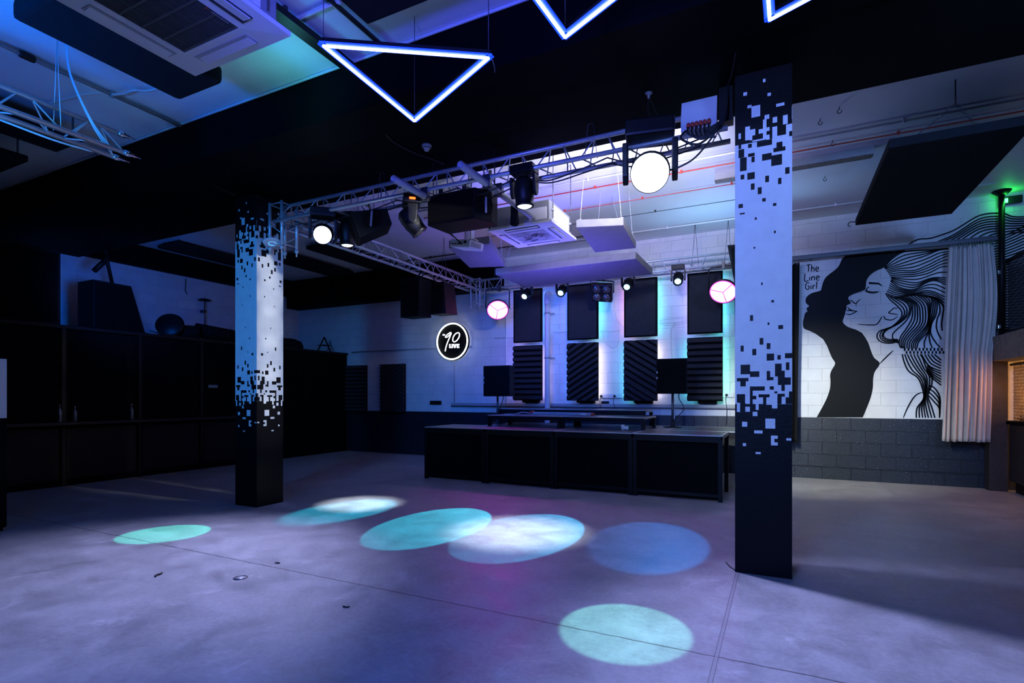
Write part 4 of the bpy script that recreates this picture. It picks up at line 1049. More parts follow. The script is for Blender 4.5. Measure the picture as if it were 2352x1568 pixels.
# ================================================================== CEILING CONDUITS
def conduit(label, pts, r, m, cat='conduit', clips=True, name='ceiling_conduit', group='conduits on the ceiling'):
    P = [Vector(p) for p in pts]
    root = thing(name, label, cat, P[0], 0, group)
    MB().tube(P, r, 10).build('pipe', m, root)
    if clips:
        L = (P[-1] - P[0]).length; n = max(2, int(L / 1.3)); d = (P[-1] - P[0]).normalized()
        for k in range(n):
            b = MB()
            c = P[0].lerp(P[-1], (k + 0.5) / n)
            b.lathe(c - d * 0.015, d, [(r * 1.7, 0), (r * 1.7, 0.03)], 10)
            b.box((c.x - 0.014, c.y - 0.014, c.z), (c.x + 0.014, c.y + 0.014, ZC))
            b.build('clip', m, root)
    return root
Z1 = 4.89
conduit('pale conduit along the ceiling nearest the beam, passing behind the nearer column', [(-6.0, 7.98, Z1), (6.0, 7.98, Z1)], 0.014, M_WPLAST)
conduit('red fire cable along the stage ceiling, running parallel to pale conduits', [(-6.0, 8.33, Z1), (6.0, 8.33, Z1)], 0.009, M_RED, 'cable')
conduit('second red cable on the stage ceiling behind the glaring light', [(-5.6, 9.15, Z1), (0.0, 9.15, Z1)], 0.006, M_RED, 'cable')
conduit('pale conduit across the ceiling closest to the back wall', [(-5.6, 10.95, Z1), (3.0, 10.95, Z1)], 0.014, M_WPLAST)
conduit('thin wire across the stage ceiling over the long slab', [(-5.6, 9.9, Z1), (0.1, 9.9, Z1)], 0.005, M_CABLE, 'wire')
conduit('black cable across the ceiling at left of stage behind the projector', [(-9.5, 10.75, Z1), (-3.0, 10.75, Z1)], 0.014, M_CABLE, 'cable')
root = thing('cable_trunking', 'boxy trunking on the ceiling ending by the huge dark slab', 'trunking', (0.2, 8.72, 4.80))
MB().box((-0.9, 8.66, 4.81), (1.12, 8.78, ZC), bev=0.005).build('body', M_GREYMET, root)
MB().box((-0.9, 8.65, 4.80), (1.10, 8.79, 4.812)).build('cover', M_WOOD, root)
root = thing('cable_tray', 'dark cable channel on the ceiling left of the whole neon triangle', 'cable tray', (-3.85, 2.6, 4.80))
b = MB(); b.box((-3.90, 1.2, 4.79), (-3.78, 4.1, 4.80)); b.box((-3.90, 1.2, 4.80), (-3.893, 4.1, 4.85)); b.box((-3.787, 1.2, 4.80), (-3.78, 4.1, 4.85)); b.build('channel', M_PLASTIC, root)
b = MB()
for y in (1.5, 2.5, 3.3): b.box((-3.86, y - 0.015, 4.80), (-3.82, y + 0.015, ZC))
b.build('hanger', M_STEEL, root)
b = MB()
for k in range(3): b.tube(smooth_path([(-3.87 + .03 * k, 1.25, 4.812), (-3.86 + .025 * k, 2.6, 4.815), (-3.83 + .01 * k, 3.7, 4.812), (-3.85 + .03 * k, 4.09, 4.812)], 5), 0.010, 6)
b.build('cable', M_CABLE, root)
conduit('dark channel pipe on the ceiling right of the cable tray by the whole neon triangle', [(-3.38, 1.0, 4.87), (-3.38, 4.1, 4.87)], 0.022, M_STEEL)
conduit('short white pipe crossing the cable tray at the top edge', [(-4.6, 3.42, 4.885), (-2.9, 3.42, 4.885)], 0.02, M_WPLAST)
r = conduit('long steel conduit with cables along the blue lit ceiling at upper left', [(-6.60, -2.0, 4.87), (-6.60, 4.12, 4.87)], 0.018, M_GREYMET)
b = MB()
for k in range(2): b.tube(smooth_path([(-6.66 - .02 * k, -2.0, 4.88), (-6.65 - .02 * k, 1.4, 4.875), (-6.67 - .015 * k, 2.6, 4.88), (-6.64 - .02 * k, 4.1, 4.875)], 6), 0.009, 6)
b.tube(smooth_path([(-6.60, 3.35, 4.87), (-6.45, 3.40, 4.87), (-6.30, 3.42, 4.88), (-6.1, 3.52, 4.89), (-5.2, 3.55, 4.89)], 6), 0.013, 6)
b.tube(smooth_path([(-6.60, 3.30, 4.87), (-6.9, 3.22, 4.88), (-7.5, 3.15, 4.89)], 6), 0.011, 6)
b.build('cable', M_CABLEW, r)
b = MB(); b.lathe((-6.6, 2.55, 4.87), (0, 1, 0), [(0.03, 0), (0.034, .02), (0.034, .1), (0.03, .12)], 12); b.build('junction_box', M_PLASTIC, r)
# small hooks left in the right hand ceiling
for (px, py), lab in (((1928, 245), 'small ceiling hook nearest the beam, right of the nearer column'), ((1884, 272), 'small ceiling hook just left of the one nearest the beam'), ((1913, 322), 'small ceiling hook between the red cable and pale conduit'), ((1895, 404), 'small ceiling hook below the trunking, left of the huge slab')):
    p = onz(px, py, ZC)
    root = thing('ceiling_hook', lab, 'hook', (p.x, p.y, ZC - 0.07), 0, 'hooks in the right ceiling')
    MB().tube([(p.x, p.y, ZC), (p.x, p.y, ZC - 0.035)], 0.005, 6).build('shank', M_STEEL, root)
    MB().tube([(p.x + 0.022 * math.cos(a), p.y, ZC - 0.055 + 0.022 * math.sin(a)) for a in [PI / 2 + 2 * PI * k / 12 for k in range(11)]], 0.005, 6).build('ring', M_STEEL, root)
# ================================================================== WALL PANELS behind the stage
PX = [(-5.69, -4.965), (-4.332, -3.616), (-3.03, -2.33), (-1.72, -1.045)]
PZT = (2.82, 4.06); PZB = (1.455, 2.745); PY = 11.50
CY = dict(t=(0.10, 0.75, 0.95), l=(0.42, 0.36, 1.0), p=(0.95, 0.45, 0.75), b=(0.08, 0.25, 1.0), w=(0.85, 0.75, 0.9), g=(0.15, 0.9, 0.6))
EM = {k: mat('led_tape_' + k, v, 0.5, emit=v, estr=22.0) for k, v in CY.items()}
def led_back(root, x0, x1, z0, z1, cl, cr):
    for x, k in ((x0 + 0.035, cl), (x1 - 0.035, cr)):
        MB().box((x - 0.012, PY + 0.055, z0 + 0.05), (x + 0.012, PY + 0.062, z1 - 0.05)).build('led_tape', EM[k], root)
up = [('l', 'b'), ('b', 't'), ('p', 't'), ('l', 't')]
dn = [('l', 'l'), ('b', 'w'), ('t', 'w'), ('t', 'g')]
names = ['first from left', 'second from left', 'third from left', 'fourth, beside the nearer column']
for k, (x0, x1) in enumerate(PX):
    z0, z1 = PZT
    root = thing('acoustic_wall_panel', 'flat dark upper wall panel behind the stage, ' + names[k], 'acoustic panel', ((x0 + x1) / 2, PY, z0), 0, 'upper row of wall panels')
    b = MB(); b.box((x0 + 0.025, PY - 0.006, z0 + 0.025), (x1 - 0.025, PY + 0.02, z1 - 0.025)); b.build('fabric_face', M_FABRICP, root)
    b = MB(); f = 0.028
    for a_, c_ in (((x0, PY - 0.012, z0), (x0 + f, PY + 0.055, z1)), ((x1 - f, PY - 0.012, z0), (x1, PY + 0.055, z1)), ((x0 + f, PY - 0.012, z0), (x1 - f, PY + 0.055, z0 + f)), ((x0 + f, PY - 0.012, z1 - f), (x1 - f, PY + 0.055, z1))): b.box(a_, c_)
    b.build('frame', M_DARKIN, root)
    led_back(root, x0, x1, z0, z1, *up[k])
    b = MB(); b.box((x0 + 0.15, PY + 0.02, z0 + 0.2), (x1 - 0.15, YB, z0 + 0.26)); b.box((x0 + 0.15, PY + 0.02, z1 - 0.26), (x1 - 0.15, YB, z1 - 0.2)); b.build('batten', M_WOODD, root)
def clip_band(x0, x1, z0, z1, sl, off, wd):
    """part of the band |z - sl*x - off| < wd/2 inside a rectangle"""
    P = [(x0, z0), (x1, z0), (x1, z1), (x0, z1)]
    for sg in (1, -1):
        Q = []
        fn = lambda p: wd / 2 - sg * (p[1] - sl * (p[0] - x0) - off)
        for a, c in zip(P, P[1:] + P[:1]):
            fa, fc = fn(a), fn(c)
            if fa >= 0: Q.append(a)
            if fa * fc < 0:
                t = fa / (fa - fc); Q.append((a[0] + (c[0] - a[0]) * t, a[1] + (c[1] - a[1]) * t))
        P = Q
        if len(P) < 3: return []
    return P
kinds = [0, 1, -1, 0]
def foam_panel(label, x0, x1, z0, z1, y, kind, leds=None, group='lower row of ridged foam panels', n=10):
    root = thing('foam_wall_panel', label, 'foam panel', ((x0 + x1) / 2, y, z0), 0, group)
    b = MB(); b.box((x0, y, z0), (x1, y + 0.055, z1)); b.build('backing', M_FOAMG, root)
    b = MB(); pitch = (z1 - z0) / n
    def ridge(sl, off, w1, w2):
        A = clip_band(x0, x1, z0, z1, sl, off, w1); B = clip_band(x0, x1, z0, z1, sl, off, w2)
        if len(A) < 3: return
        if len(A) == len(B):
            va = [b.bm.verts.new((p[0], y + 0.002, p[1])) for p in A]; vb = [b.bm.verts.new((p[0], y - 0.055, p[1])) for p in B]
            b.bm.faces.new(vb)
            for i in range(len(A)): b.bm.faces.new((va[i], va[(i + 1) % len(A)], vb[(i + 1) % len(A)], vb[i]))
        else:
            b.prism([(p[0], y + 0.002, p[1]) for p in A], (0, -0.05, 0))
    if kind == 0:
        for k in range(n): ridge(0, z0 + (k + 0.5) * pitch, pitch * 0.78, pitch * 0.52)
    else:
        sl = 0.62 * kind; p2 = pitch * 1.12
        k0 = -9
        for k in range(k0, 24): ridge(sl, z0 + (k + 0.4) * p2, p2 * 0.80, p2 * 0.55)
    b.build('foam_ridges', M_FOAM, root)
    if leds:
        led_back(root, x0, x1, z0, z1, *leds)
    b = MB(); b.box((x0 + 0.2, y + 0.05, z0 - 0.05), (x1 - 0.12, YB, z0 + 0.05)); b.box((x0 + 0.15, y + 0.05, z1 - 0.26), (x1 - 0.15, YB, z1 - 0.2)); b.build('batten', M_DARKIN, root)
    return root
for k, (x0, x1) in enumerate(PX):
    lab = ['lower foam panel with level ridges left of the white drain pipe', 'lower foam panel with ridges rising to the right', 'lower foam panel with ridges falling to the right', 'lower foam panel with level ridges beside the nearer column'][k]
    foam_panel(lab, x0, x1, *PZB, PY, kinds[k], dn[k])
a = ony(797, 840, 11.62); c_ = ony(842, 945, 11.62)
foam_panel('black foam panel with level ridges on the dim wall by the dark bar cabin', a.x, c_.x, c_.z, a.z, 11.60, 0, None, 'foam panels on the dim wall', 12)
a = ony(876, 837, 11.62); c_ = ony(930, 946, 11.62)
foam_panel('black foam panel with slanted ridges on the dim wall left of the round sign', a.x, c_.x, c_.z, a.z, 11.60, -1, None, 'foam panels on the dim wall', 14)

# white drain pipe
root = thing('drain_pipe', 'white vertical drain pipe on the back wall between wall panels', 'pipe', (-4.83, 11.52, 0.0))
MB().tube(smooth_path([(-4.83, 11.52, 0.02), (-4.83, 11.52, 1.0), (-4.83, 11.52, 2.5), (-4.83, 11.52, 3.70)], 2), 0.062, 18).build('pipe', M_WPLAST, root)
MB().tube(smooth_path([(-4.83, 11.52, 3.68), (-4.83, 11.52, 3.82), (-4.83, 11.56, 3.90), (-4.83, 11.60, 3.92)], 5), 0.074, 18).build('elbow', M_WPLAST, root)
for z in (2.42, 3.45):
    b = MB(); b.lathe((-4.83, 11.52, z), (0, 0, 1), [(0.068, 0), (0.068, 0.035)], 18); b.box((-4.95, 11.58, z + .005), (-4.71, YB - 0.006, z + 0.03)); b.build('bracket', M_GREYMET, root)

# dado trunking, sockets and cables on the wall behind the stage
root = thing('wall_trunking', 'long dim trunking along the back wall behind the stage risers', 'trunking', (-4.2, 11.66, 1.30))
MB().box((-7.55, 11.64, 1.315), (-0.3, YB, 1.385), bev=0.004).build('body', M_GREYP, root)
MB().box((-7.55, 11.637, 1.296), (-0.3, YB, 1.312)).build('lid_edge', M_STEEL, root)
def socket(label, px0, px1, py0, py1, m, plugs, name='wall_socket'):
    a, c_ = ony(px0, py0, 11.69), ony(px1, py1, 11.69)
    root = thing(name, label, 'socket', ((a.x + c_.x) / 2, 11.68, c_.z), 0, 'sockets behind the stage')
    MB().box((a.x, 11.655, c_.z), (c_.x, YB, a.z), bev=0.006).build('plate', m, root)
    for t in plugs:
        x = a.x + (c_.x - a.x) * t; z = (a.z + c_.z) / 2
        MB().lathe((x, 11.655, z), (0, -1, 0), [(0.028, 0), (0.026, 0.03), (0.012, 0.035), (0, 0.035)], 14).build('plug', M_PLASTIC, root)
        MB().tube(smooth_path([(x, 11.63, z - 0.01), (x - 0.01, 11.60, z - 0.10), (x + 0.01, 11.61, z - 0.30), (x, 11.62, 0.98)], 5), 0.006, 6).build('flex', M_CABLE, root)
socket('black twin socket at the left end of the wall trunking', 989, 1014, 920, 929, M_PLASTIC, ())
socket('white socket strip with plugs between the two diagonal foam panels', 1376, 1432, 905, 914, M_WPLAST, (0.1, 0.66))
socket('white twin socket with a black plug by the nearer column', 1661, 1686, 902, 912, M_WPLAST, (0.32,))
socket('small black control box under the white socket strip', 1382, 1399, 921, 929, M_PLASTIC, (), 'control_box')
a, c_ = ony(749, 793, 11.68), ony(1000, 777, 11.68)
conduit('thin conduit along the dim wall left of the round sign', [(-10.9, 11.68, 2.80), (-6.95, 11.68, 2.80)], 0.016, M_GREYP, clips=False, group='conduits on the back wall')
conduit('thin conduit along the back wall right of the round sign', [(-6.3, 11.68, 2.98), (-5.6, 11.68, 2.98)], 0.012, M_WPLAST, clips=False, group='conduits on the back wall')
conduit('vertical white conduit dropping behind the left pole loudspeaker', [(-5.98, 11.68, 3.9), (-5.98, 11.68, 1.35)], 0.012, M_WPLAST, clips=False, group='conduits on the back wall')
for lab, pts, r in (('pale cable strung between the drain pipe and second upper panel', [(-4.75, 11.68, 3.05), (-4.54, 11.675, 3.03), (-4.33, 11.68, 3.07)], 0.008), ('pale cable sagging between the second and third upper panels', [(-3.62, 11.68, 3.03), (-3.33, 11.675, 2.98), (-3.03, 11.68, 3.05)], 0.008),
                    ('upper pale cable between the third and fourth upper panels', [(-2.33, 11.68, 3.16), (-2.1, 11.675, 3.19), (-1.72, 11.68, 3.18)], 0.007), ('middle pale cable between the third and fourth upper panels', [(-2.33, 11.67, 3.12), (-2.0, 11.665, 3.10), (-1.72, 11.67, 3.14)], 0.007), ('lower sagging pale cable between the third and fourth upper panels', [(-2.33, 11.68, 3.08), (-2.0, 11.675, 3.05), (-1.72, 11.68, 3.10)], 0.007),
                    ('loop of thin cable hanging below the gap right of the second upper panel', [(-3.60, 11.67, 3.0), (-3.50, 11.66, 2.75), (-3.33, 11.66, 2.62), (-3.2, 11.66, 2.72), (-3.16, 11.67, 3.0)], 0.006), ('cable dropping from the rear truss behind the four lamp blinder', [(-3.27, 11.67, 4.0), (-3.29, 11.66, 3.5), (-3.2, 11.66, 3.2), (-3.05, 11.67, 3.06)], 0.010)):
    tag(recenter(MB().tube(smooth_path(pts, 6), r, 6).build('wall_cable', M_CABLEW)), lab, 'cable', 'cables between the wall panels')
tag(recenter(MB().tube(smooth_path([(-2.0, 11.67, 3.1), (-2.08, 11.66, 2.9), (-2.05, 11.66, 2.3), (-2.02, 11.66, 1.8), (-2.0, 11.66, 1.2), (-2.03, 11.66, 1.0)], 6), 0.012, 6).build('wall_cable', M_CABLEW)), 'white cable hanging down behind the right pole loudspeaker', 'cable')

# ================================================================== ROUND SIGN
sc_ = ony(1040, 784, 11.60)
root = thing('round_sign', 'round black sign with white glowing rim on the dim wall left of stage', 'sign', sc_)
MB().lathe(sc_, (0, 1, 0), [(0, -0.02), (0.475, -0.02), (0.48, -0.014), (0.48, 0.035), (0, 0.035)], 64).build('disc', M_DARKIN, root)
MB().tube([sc_ + Vector((0.452 * math.cos(a), -0.035, 0.452 * math.sin(a))) for a in [2 * PI * k / 64 for k in range(65)]], 0.018, 10, cap=False).build('neon_rim', M_RING, root)
MB().tube([sc_ + Vector((0.40 * math.cos(a), 0.06, 0.40 * math.sin(a))) for a in [2 * PI * k / 64 for k in range(65)]], 0.010, 8, cap=False).build('back_glow_strip', M_RING, root)
b = MB()
for a in (0.8, 2.3, 3.9, 5.5): b.tube([sc_ + Vector((0.3 * math.cos(a), 0.03, 0.3 * math.sin(a))), sc_ + Vector((0.3 * math.cos(a), 0.1, 0.3 * math.sin(a)))], 0.012, 8)
b.build('standoff', M_STEEL, root)
SY = sc_.y - 0.026
def sp(p): return ony(990 + p[0] / 14.25, 730 + p[1] / 14.25, SY)
b = MB()
nine = smooth_path([sp(p) for p in ((662, 520), (655, 482), (630, 475), (560, 520), (490, 585), (470, 620), (490, 640), (540, 615), (600, 560), (655, 500))], 5) 
b.tube(nine, 0.0125, 6)
b.tube(smooth_path([sp(p) for p in ((660, 505), (615, 620), (560, 750), (515, 870), (480, 1000), (462, 1090))], 5), 0.0145, 6)
b.build('numeral_nine', M_SIGNW, root)
MB().tube(smooth_path([sp(p) for p in ((880, 480), (800, 520), (735, 610), (712, 700), (722, 760), (765, 782), (840, 740), (905, 650), (932, 560), (920, 495), (880, 480))], 5), 0.0145, 6).build('numeral_zero', M_SIGNW, root)
b = MB()
for x in (385, 427):
    b.prism([sp(p) for p in ((x, 528), (x + 32, 528), (x + 24, 578), (x - 4, 578))], (0, -0.006, 0))
b.build('apostrophe', M_SIGNW, root)
LIVE = [[(598,852),(640,850),(640,950),(668,950),(668,984),(596,984)], [(676,850),(716,850),(716,982),(674,982)], [(724,850),(764,850),(778,925),(796,850),(832,850),(800,982),(756,982)], [(842,850),(930,848),(930,878),(884,880),(884,900),(924,900),(924,928),(884,928),(884,950),(930,950),(930,980),(842,982)]]
for k, P in enumerate(LIVE):
    MB().prism([sp(p) for p in P], (0, -0.006, 0)).build('letter', M_SIGNW, root)
MB().tube([(sc_.x, 11.68, sc_.z - 0.47), (sc_.x, 11.68, 1.39)], 0.014, 8).build('power_conduit', M_GREYP, root)

# ================================================================== STAGE
def deck(label, x0, x1, y0, y1, zt, group, skirt=True, th=0.055, zb=0.0, name='stage_deck', edge=True):
    root = thing(name, label, 'stage deck', ((x0 + x1) / 2, (y0 + y1) / 2, zb), 0, group)
    x0 += 0.004; x1 -= 0.004; y0 += 0.004; y1 -= 0.004
    MB().box((x0 + 0.02, y0 + 0.02, zt - 0.02), (x1 - 0.02, y1 - 0.02, zt)).build('top', M_DECK, root)
    b = MB()
    for a_, c_ in (((x0, y0, zt - th), (x0 + 0.022, y1, zt + 0.001)), ((x1 - 0.022, y0, zt - th), (x1, y1, zt + 0.001)), ((x0 + 0.022, y0, zt - 0.012), (x1 - 0.022, y0 + 0.022, zt + 0.001)), ((x0 + 0.022, y1 - 0.022, zt - th), (x1 - 0.022, y1, zt + 0.001))): b.box(a_, c_)
    b.build('edge_frame', M_EDGE if edge else M_BLACK, root)
    MB().box((x0, y0, zt - th - 0.05), (x1, y0 + 0.035, zt - 0.012)).build('front_rail', M_BLACK, root)
    for x in (x0 + 0.003, x1 - 0.063):
        for y in (y0 + 0.003, y1 - 0.063):
            MB().box((x, y, zb), (x + 0.06, y + 0.06, zt - th)).build('leg', M_BLACK, root)
    if skirt:
        MB().box((x0 + 0.065, y0 + 0.05, zb + 0.02), (x1 - 0.065, y0 + 0.065, zt - th - 0.05)).build('front_panel', M_DARKIN, root)
        MB().box((x0 + 0.065, y0 + 0.02, zb + 0.06), (x1 - 0.065, y0 + 0.05, zb + 0.11)).build('lower_rail', M_BLACK, root)
    return root
XF = [-6.05, -4.735, -3.41, -2.085, -0.76]
dn_ = ['leftmost front stage deck with purple sheen on its exposed top', 'second front stage deck from left, under the low riser', 'third front stage deck from left, below the grey light bar', 'rightmost front stage deck beside the nearer column']
for k in range(4): deck(dn_[k], XF[k], XF[k + 1], 8.40, 9.45, 0.974, 'front row of stage decks')
XB = [-5.35, -4.15, -2.95, -1.75, -0.53]
dn_ = ['leftmost rear stage deck behind the risers', 'second rear stage deck from left behind the risers', 'third rear stage deck from left behind the risers', 'rightmost rear stage deck jutting out by the nearer column']
for k in range(4): deck(dn_[k], XB[k], XB[k + 1], 9.46, 10.85, 0.974, 'rear row of stage decks', skirt=False)
XR1 = [-5.10, -3.58, -2.06]
for k in range(2): deck(('left' if k == 0 else 'right') + ' lower riser standing on the stage decks in front of the flat stacked riser', XR1[k], XR1[k + 1], 9.15, 10.10, 1.19, 'low stage risers', skirt=False, zb=0.975, name='stage_riser', th=0.03)
deck('stacked upper riser behind the two low risers, its edge catching pink light', -5.38, -2.27, 10.14, 10.84, 1.292, 'stacked stage risers', skirt=False, zb=0.975, name='stage_riser', th=0.05)
# grey light bar lying on the riser
a, c_ = ony(1213, 953, 9.65), ony(1362, 955, 9.65)
root = thing('light_bar', 'grey strip light bar with red ends lying on the low riser', 'light', ((a.x + c_.x) / 2, 9.65, 1.191))
MB().box((a.x + 0.05, 9.61, 1.191), (c_.x, 9.69, 1.243), bev=0.006).build('body', M_GREYMET, root)
MB().box((a.x + 0.05, 9.605, 1.215), (a.x + 0.12, 9.695, 1.268), bev=0.006).build('plug', M_RED, root)
MB().box((c_.x - 0.03, 9.605, 1.195), (c_.x + 0.02, 9.695, 1.24), bev=0.006).build('end_cap', M_RED, root)
MB().box((c_.x - 0.22, 9.603, 1.197), (c_.x - 0.12, 9.611, 1.238)).build('sticker', M_WPLAST, root)
MB().tube(smooth_path([(a.x + 0.05, 9.65, 1.22), (a.x - 0.1, 9.6, 1.24), (a.x - 0.25, 9.55, 1.20), (a.x - 0.45, 9.5, 1.198)], 5), 0.006, 6).build('cable', M_CABLEW, root)
# clear cups left on the stage
for i, (px, py, lab) in enumerate(((1447, 984, 'clear plastic cup lying at the front of the low riser, left one of two'), (1456, 982, 'clear plastic cup standing by the riser leg, right one of two'))):
    p = onz(px, py, 0.975)
    root = thing('plastic_cup', lab, 'cup', (p.x, 9.08, 0.975), 0, 'clear cups on the stage')
    d = (1, 0.2, 0.0) if i == 0 else (0, 0, 1)
    MB().lathe((p.x, 9.08, 0.975 + (0.036 if i == 0 else 0)), d, [(0.025, 0), (0.036, 0.09), (0.033, 0.09), (0.022, 0.004)], 16).build('body', M_WPLAST, root)
    MB().lathe(Vector((p.x, 9.08, 0.975 + (0.036 if i == 0 else 0))) + Vector(d).normalized() * 0.088, d, [(0.036, 0), (0.038, 0.004), (0.033, 0.005)], 16).build('rim', M_WPLAST, root)

# loudspeakers on poles
def pole_speaker(label, x0, x1, z0, z1, y, pole_x, zb, lean):
    root = thing('pole_loudspeaker', label, 'loudspeaker', (pole_x, y, zb), 0, 'loudspeakers on poles')
    b = MB(); b.prism([(x0, y - 0.16, z0), (x1, y - 0.16, z0), (x1 - 0.06, y + 0.17, z0), (x0 + 0.06, y + 0.17, z0)], (0, 0, z1 - z0), bev=0.012)
    c = b.build('cabinet', M_CAB, root)
    MB().box((x0 + 0.02, y - 0.172, z0 + 0.02), (x1 - 0.02, y - 0.158, z1 - 0.02)).build('grille', M_GRILLE, root)
    b = MB()
    for z in (0.42, 0.58): b.box((x0 + 0.005, y - 0.178, z0 + (z1 - z0) * z), (x0 + 0.032, y - 0.170, z0 + (z1 - z0) * z + 0.04))
    b.build('catch', M_GREYP, c)
    MB().tube([(pole_x, y, zb + 0.01), (pole_x, y, z0 + 0.02)], 0.022, 10).build('pole', M_STEEL, root)
    MB().lathe((pole_x, y, zb), (0, 0, 1), [(0.17, 0), (0.17, 0.012), (0.05, 0.022), (0.032, 0.06), (0.032, 0.14), (0, 0.14)], 24).build('base', M_PLASTIC, root)
    MB().tube(smooth_path([(pole_x + 0.12, y + 0.05, z0 + 0.05), (pole_x + 0.11, y + 0.02, z0 - 0.08), (pole_x + lean, y, z0 - 0.28), (pole_x + 0.03, y, zb + 0.15)], 5), 0.008, 6).build('cable', M_CABLE, root)
a, c_ = ony(1110, 840, 9.94), ony(1171, 910, 9.94)
pole_speaker('black loudspeaker on a pole at the left of the stage under the pink lamp', a.x, c_.x, c_.z, a.z, 10.10, ony(1143, 910, 10.1).x, 0.974, 0.05)
a, c_ = ony(1507, 824, 10.14), ony(1579, 904, 10.14)
pole_speaker('black loudspeaker on a pole at the right of the stage overlapping a foam panel', a.x, c_.x, c_.z, a.z, 10.30, ony(1545, 904, 10.3).x, 0.974, 0.20)
# ================================================================== DARK BAR CABIN along the left wall and what is stored on it
CBX, CBZ = -11.10, 2.78
root = thing('bar_cabin', 'long black bar cabin along the left wall with things stored on its roof', 'cabin', (-12.0, 6.5, 0))
MB().box((XL + 0.002, 1.0, 0), (CBX, YB - 0.004, CBZ - 0.06)).build('body', M_DARKIN, root)
MB().box((XL + 0.002, 1.0, CBZ - 0.06), (CBX + 0.05, YB - 0.006, CBZ), bev=0.006).build('roof', M_BLACK, root)
b = MB(); b.box((CBX, 2.4, 1.06), (CBX + 0.28, 8.6, 1.11), bev=0.008); b.build('counter', M_PLASTIC, root)
b = MB()
for k in range(6): b.box((CBX, 2.4 + k * 1.24 - 0.03, 0), (CBX + 0.04, 2.4 + k * 1.24 + 0.03, CBZ - 0.06))
b.build('upright', M_BLACK, root)
b = MB()
for k in range(5): b.box((CBX, 2.46 + k * 1.24, 0.12), (CBX + 0.012, 3.58 + k * 1.24, 1.0))
b.build('front_panel', M_BLACK, root)
p0, p1 = onx(479, 890, CBX + 0.01), onx(500, 884, CBX + 0.01)
MB().box((CBX, p0.y, p0.z), (CBX + 0.012, p1.y, p1.z), bev=0.003).build('label_plate', M_GREYP, root)
def bottle(label, y, h):
    o = thing('bottle', label, 'bottle', (CBX + 0.15, y, 1.11), 0, 'bottles on the bar counter')
    MB().lathe((CBX + 0.15, y, 1.11), (0, 0, 1), [(0.034, 0), (0.036, 0.01), (0.036, h * 0.62), (0.013, h * 0.78), (0.013, h)], 16).build('glass', M_GLASS, o)
    MB().lathe((CBX + 0.15, y, 1.11 + h), (0, 0, 1), [(0.014, -0.03), (0.015, 0.0), (0, 0.001)], 12).build('cap', M_CHROME, o)
# stored items
X0 = -11.62
root = thing('storage_box', 'big black box on the cabin roof at far left', 'box', (X0, 4.4, CBZ))
MB().box((X0 - 0.5, 3.75, CBZ), (X0 + 0.3, 4.95, 4.1), bev=0.02).build('body', M_CAB, root)
MB().box((X0 + 0.3, 3.8, CBZ + 0.06), (X0 + 0.315, 4.9, 4.04)).build('front_panel', M_GRILLE, root)
pts = [onx(214, 641, X0), onx(302, 657, X0), onx(336, 757, X0), onx(214, 757, X0)]
for p in pts[2:]: p.z = CBZ + 0.002
pts[3].z = pts[2].z
root = thing('loudspeaker', 'black sloping cabinet standing on the cabin roof against the blue wall', 'loudspeaker', (X0, pts[0].y, CBZ))
MB().prism(pts, (-0.55, 0, 0), bev=0.012).build('cabinet', M_CAB, root)
m = sum(pts, Vector()) / 4
MB().prism([p.lerp(m, 0.08) + Vector((0.001, 0, 0)) for p in pts], (0.012, 0, 0)).build('grille', M_GRILLE, root)
e0, e1 = onx(243, 585, -11.9), onx(258, 652, -11.9)
root = thing('wall_bracket', 'black angled bracket between beam and sloping cabinet on the blue wall', 'bracket', e0)
MB().tube([e0 + Vector((0, 0, 0.5)), e0, e1], 0.035, 8).build('strut', M_BLACK, root)
MB().tube([onx(216, 622, -11.9), onx(240, 600, -11.9), e0], 0.05, 8).build('arm', M_BLACK, root)
p = onx(390, 745, X0)
root = thing('chair', 'black round backed chair lying among stored things on the cabin roof', 'chair', (p.x, p.y, CBZ))
b = MB(); R = frame((0.2, 0.6, 0.35))
b.lathe((p.x, p.y, CBZ + 0.29), (0.55, -0.5, 0.3), [(0, -0.03), (0.24, -0.03), (0.27, 0.0), (0.24, 0.03), (0, 0.03)], 28)
b.build('backrest', M_PLASTIC, root)
MB().box((p.x - 0.22, p.y - 0.25, CBZ + 0.001), (p.x + 0.22, p.y + 0.05, CBZ + 0.07), bev=0.02).build('seat', M_PLASTIC, root)
for dx in (-0.16, 0.16):
    MB().tube([(p.x + dx, p.y - 0.22, CBZ + 0.05), (p.x + dx, p.y - 0.5, CBZ + 0.10)], 0.014, 6).build('leg', M_STEEL, root)
for i, (yc, py, r_, ln, lab) in enumerate(((7.42, 750, 0.16, 0.36, 'short black roll of carpet beside the stored chair'), (8.05, 752, 0.16, 0.80, 'longer black roll of carpet in the middle of the stored pile'), (8.72, 760, 0.13, 0.44, 'lowest black roll of carpet by the farther column'))):
    p = Vector((X0, yc, 0))
    root = thing('carpet_roll', lab, 'carpet roll', (p.x, p.y, CBZ), 0, 'carpet rolls on the cabin roof')
    a = Vector((p.x - 0.1, p.y - ln / 2, CBZ + r_ + 0.003)); c_ = Vector((p.x + 0.1, p.y + ln / 2, CBZ + r_ + 0.003))
    if i == 1: a.z += 0.09
    MB().tube([a, c_], r_, 18).build('roll', M_CURTB, root)
    b = MB(); d = (c_ - a).normalized()
    for t in (0.25, 0.75): b.lathe(a.lerp(c_, t), d, [(r_ + 0.003, 0), (r_ + 0.003, 0.03)], 18)
    b.build('strap', M_PLASTIC, root)
p = onx(655, 772, X0)
root = thing('fabric_bundle', 'dark bundle on the cabin roof just right of the farther column', 'bundle', (p.x, p.y, CBZ))
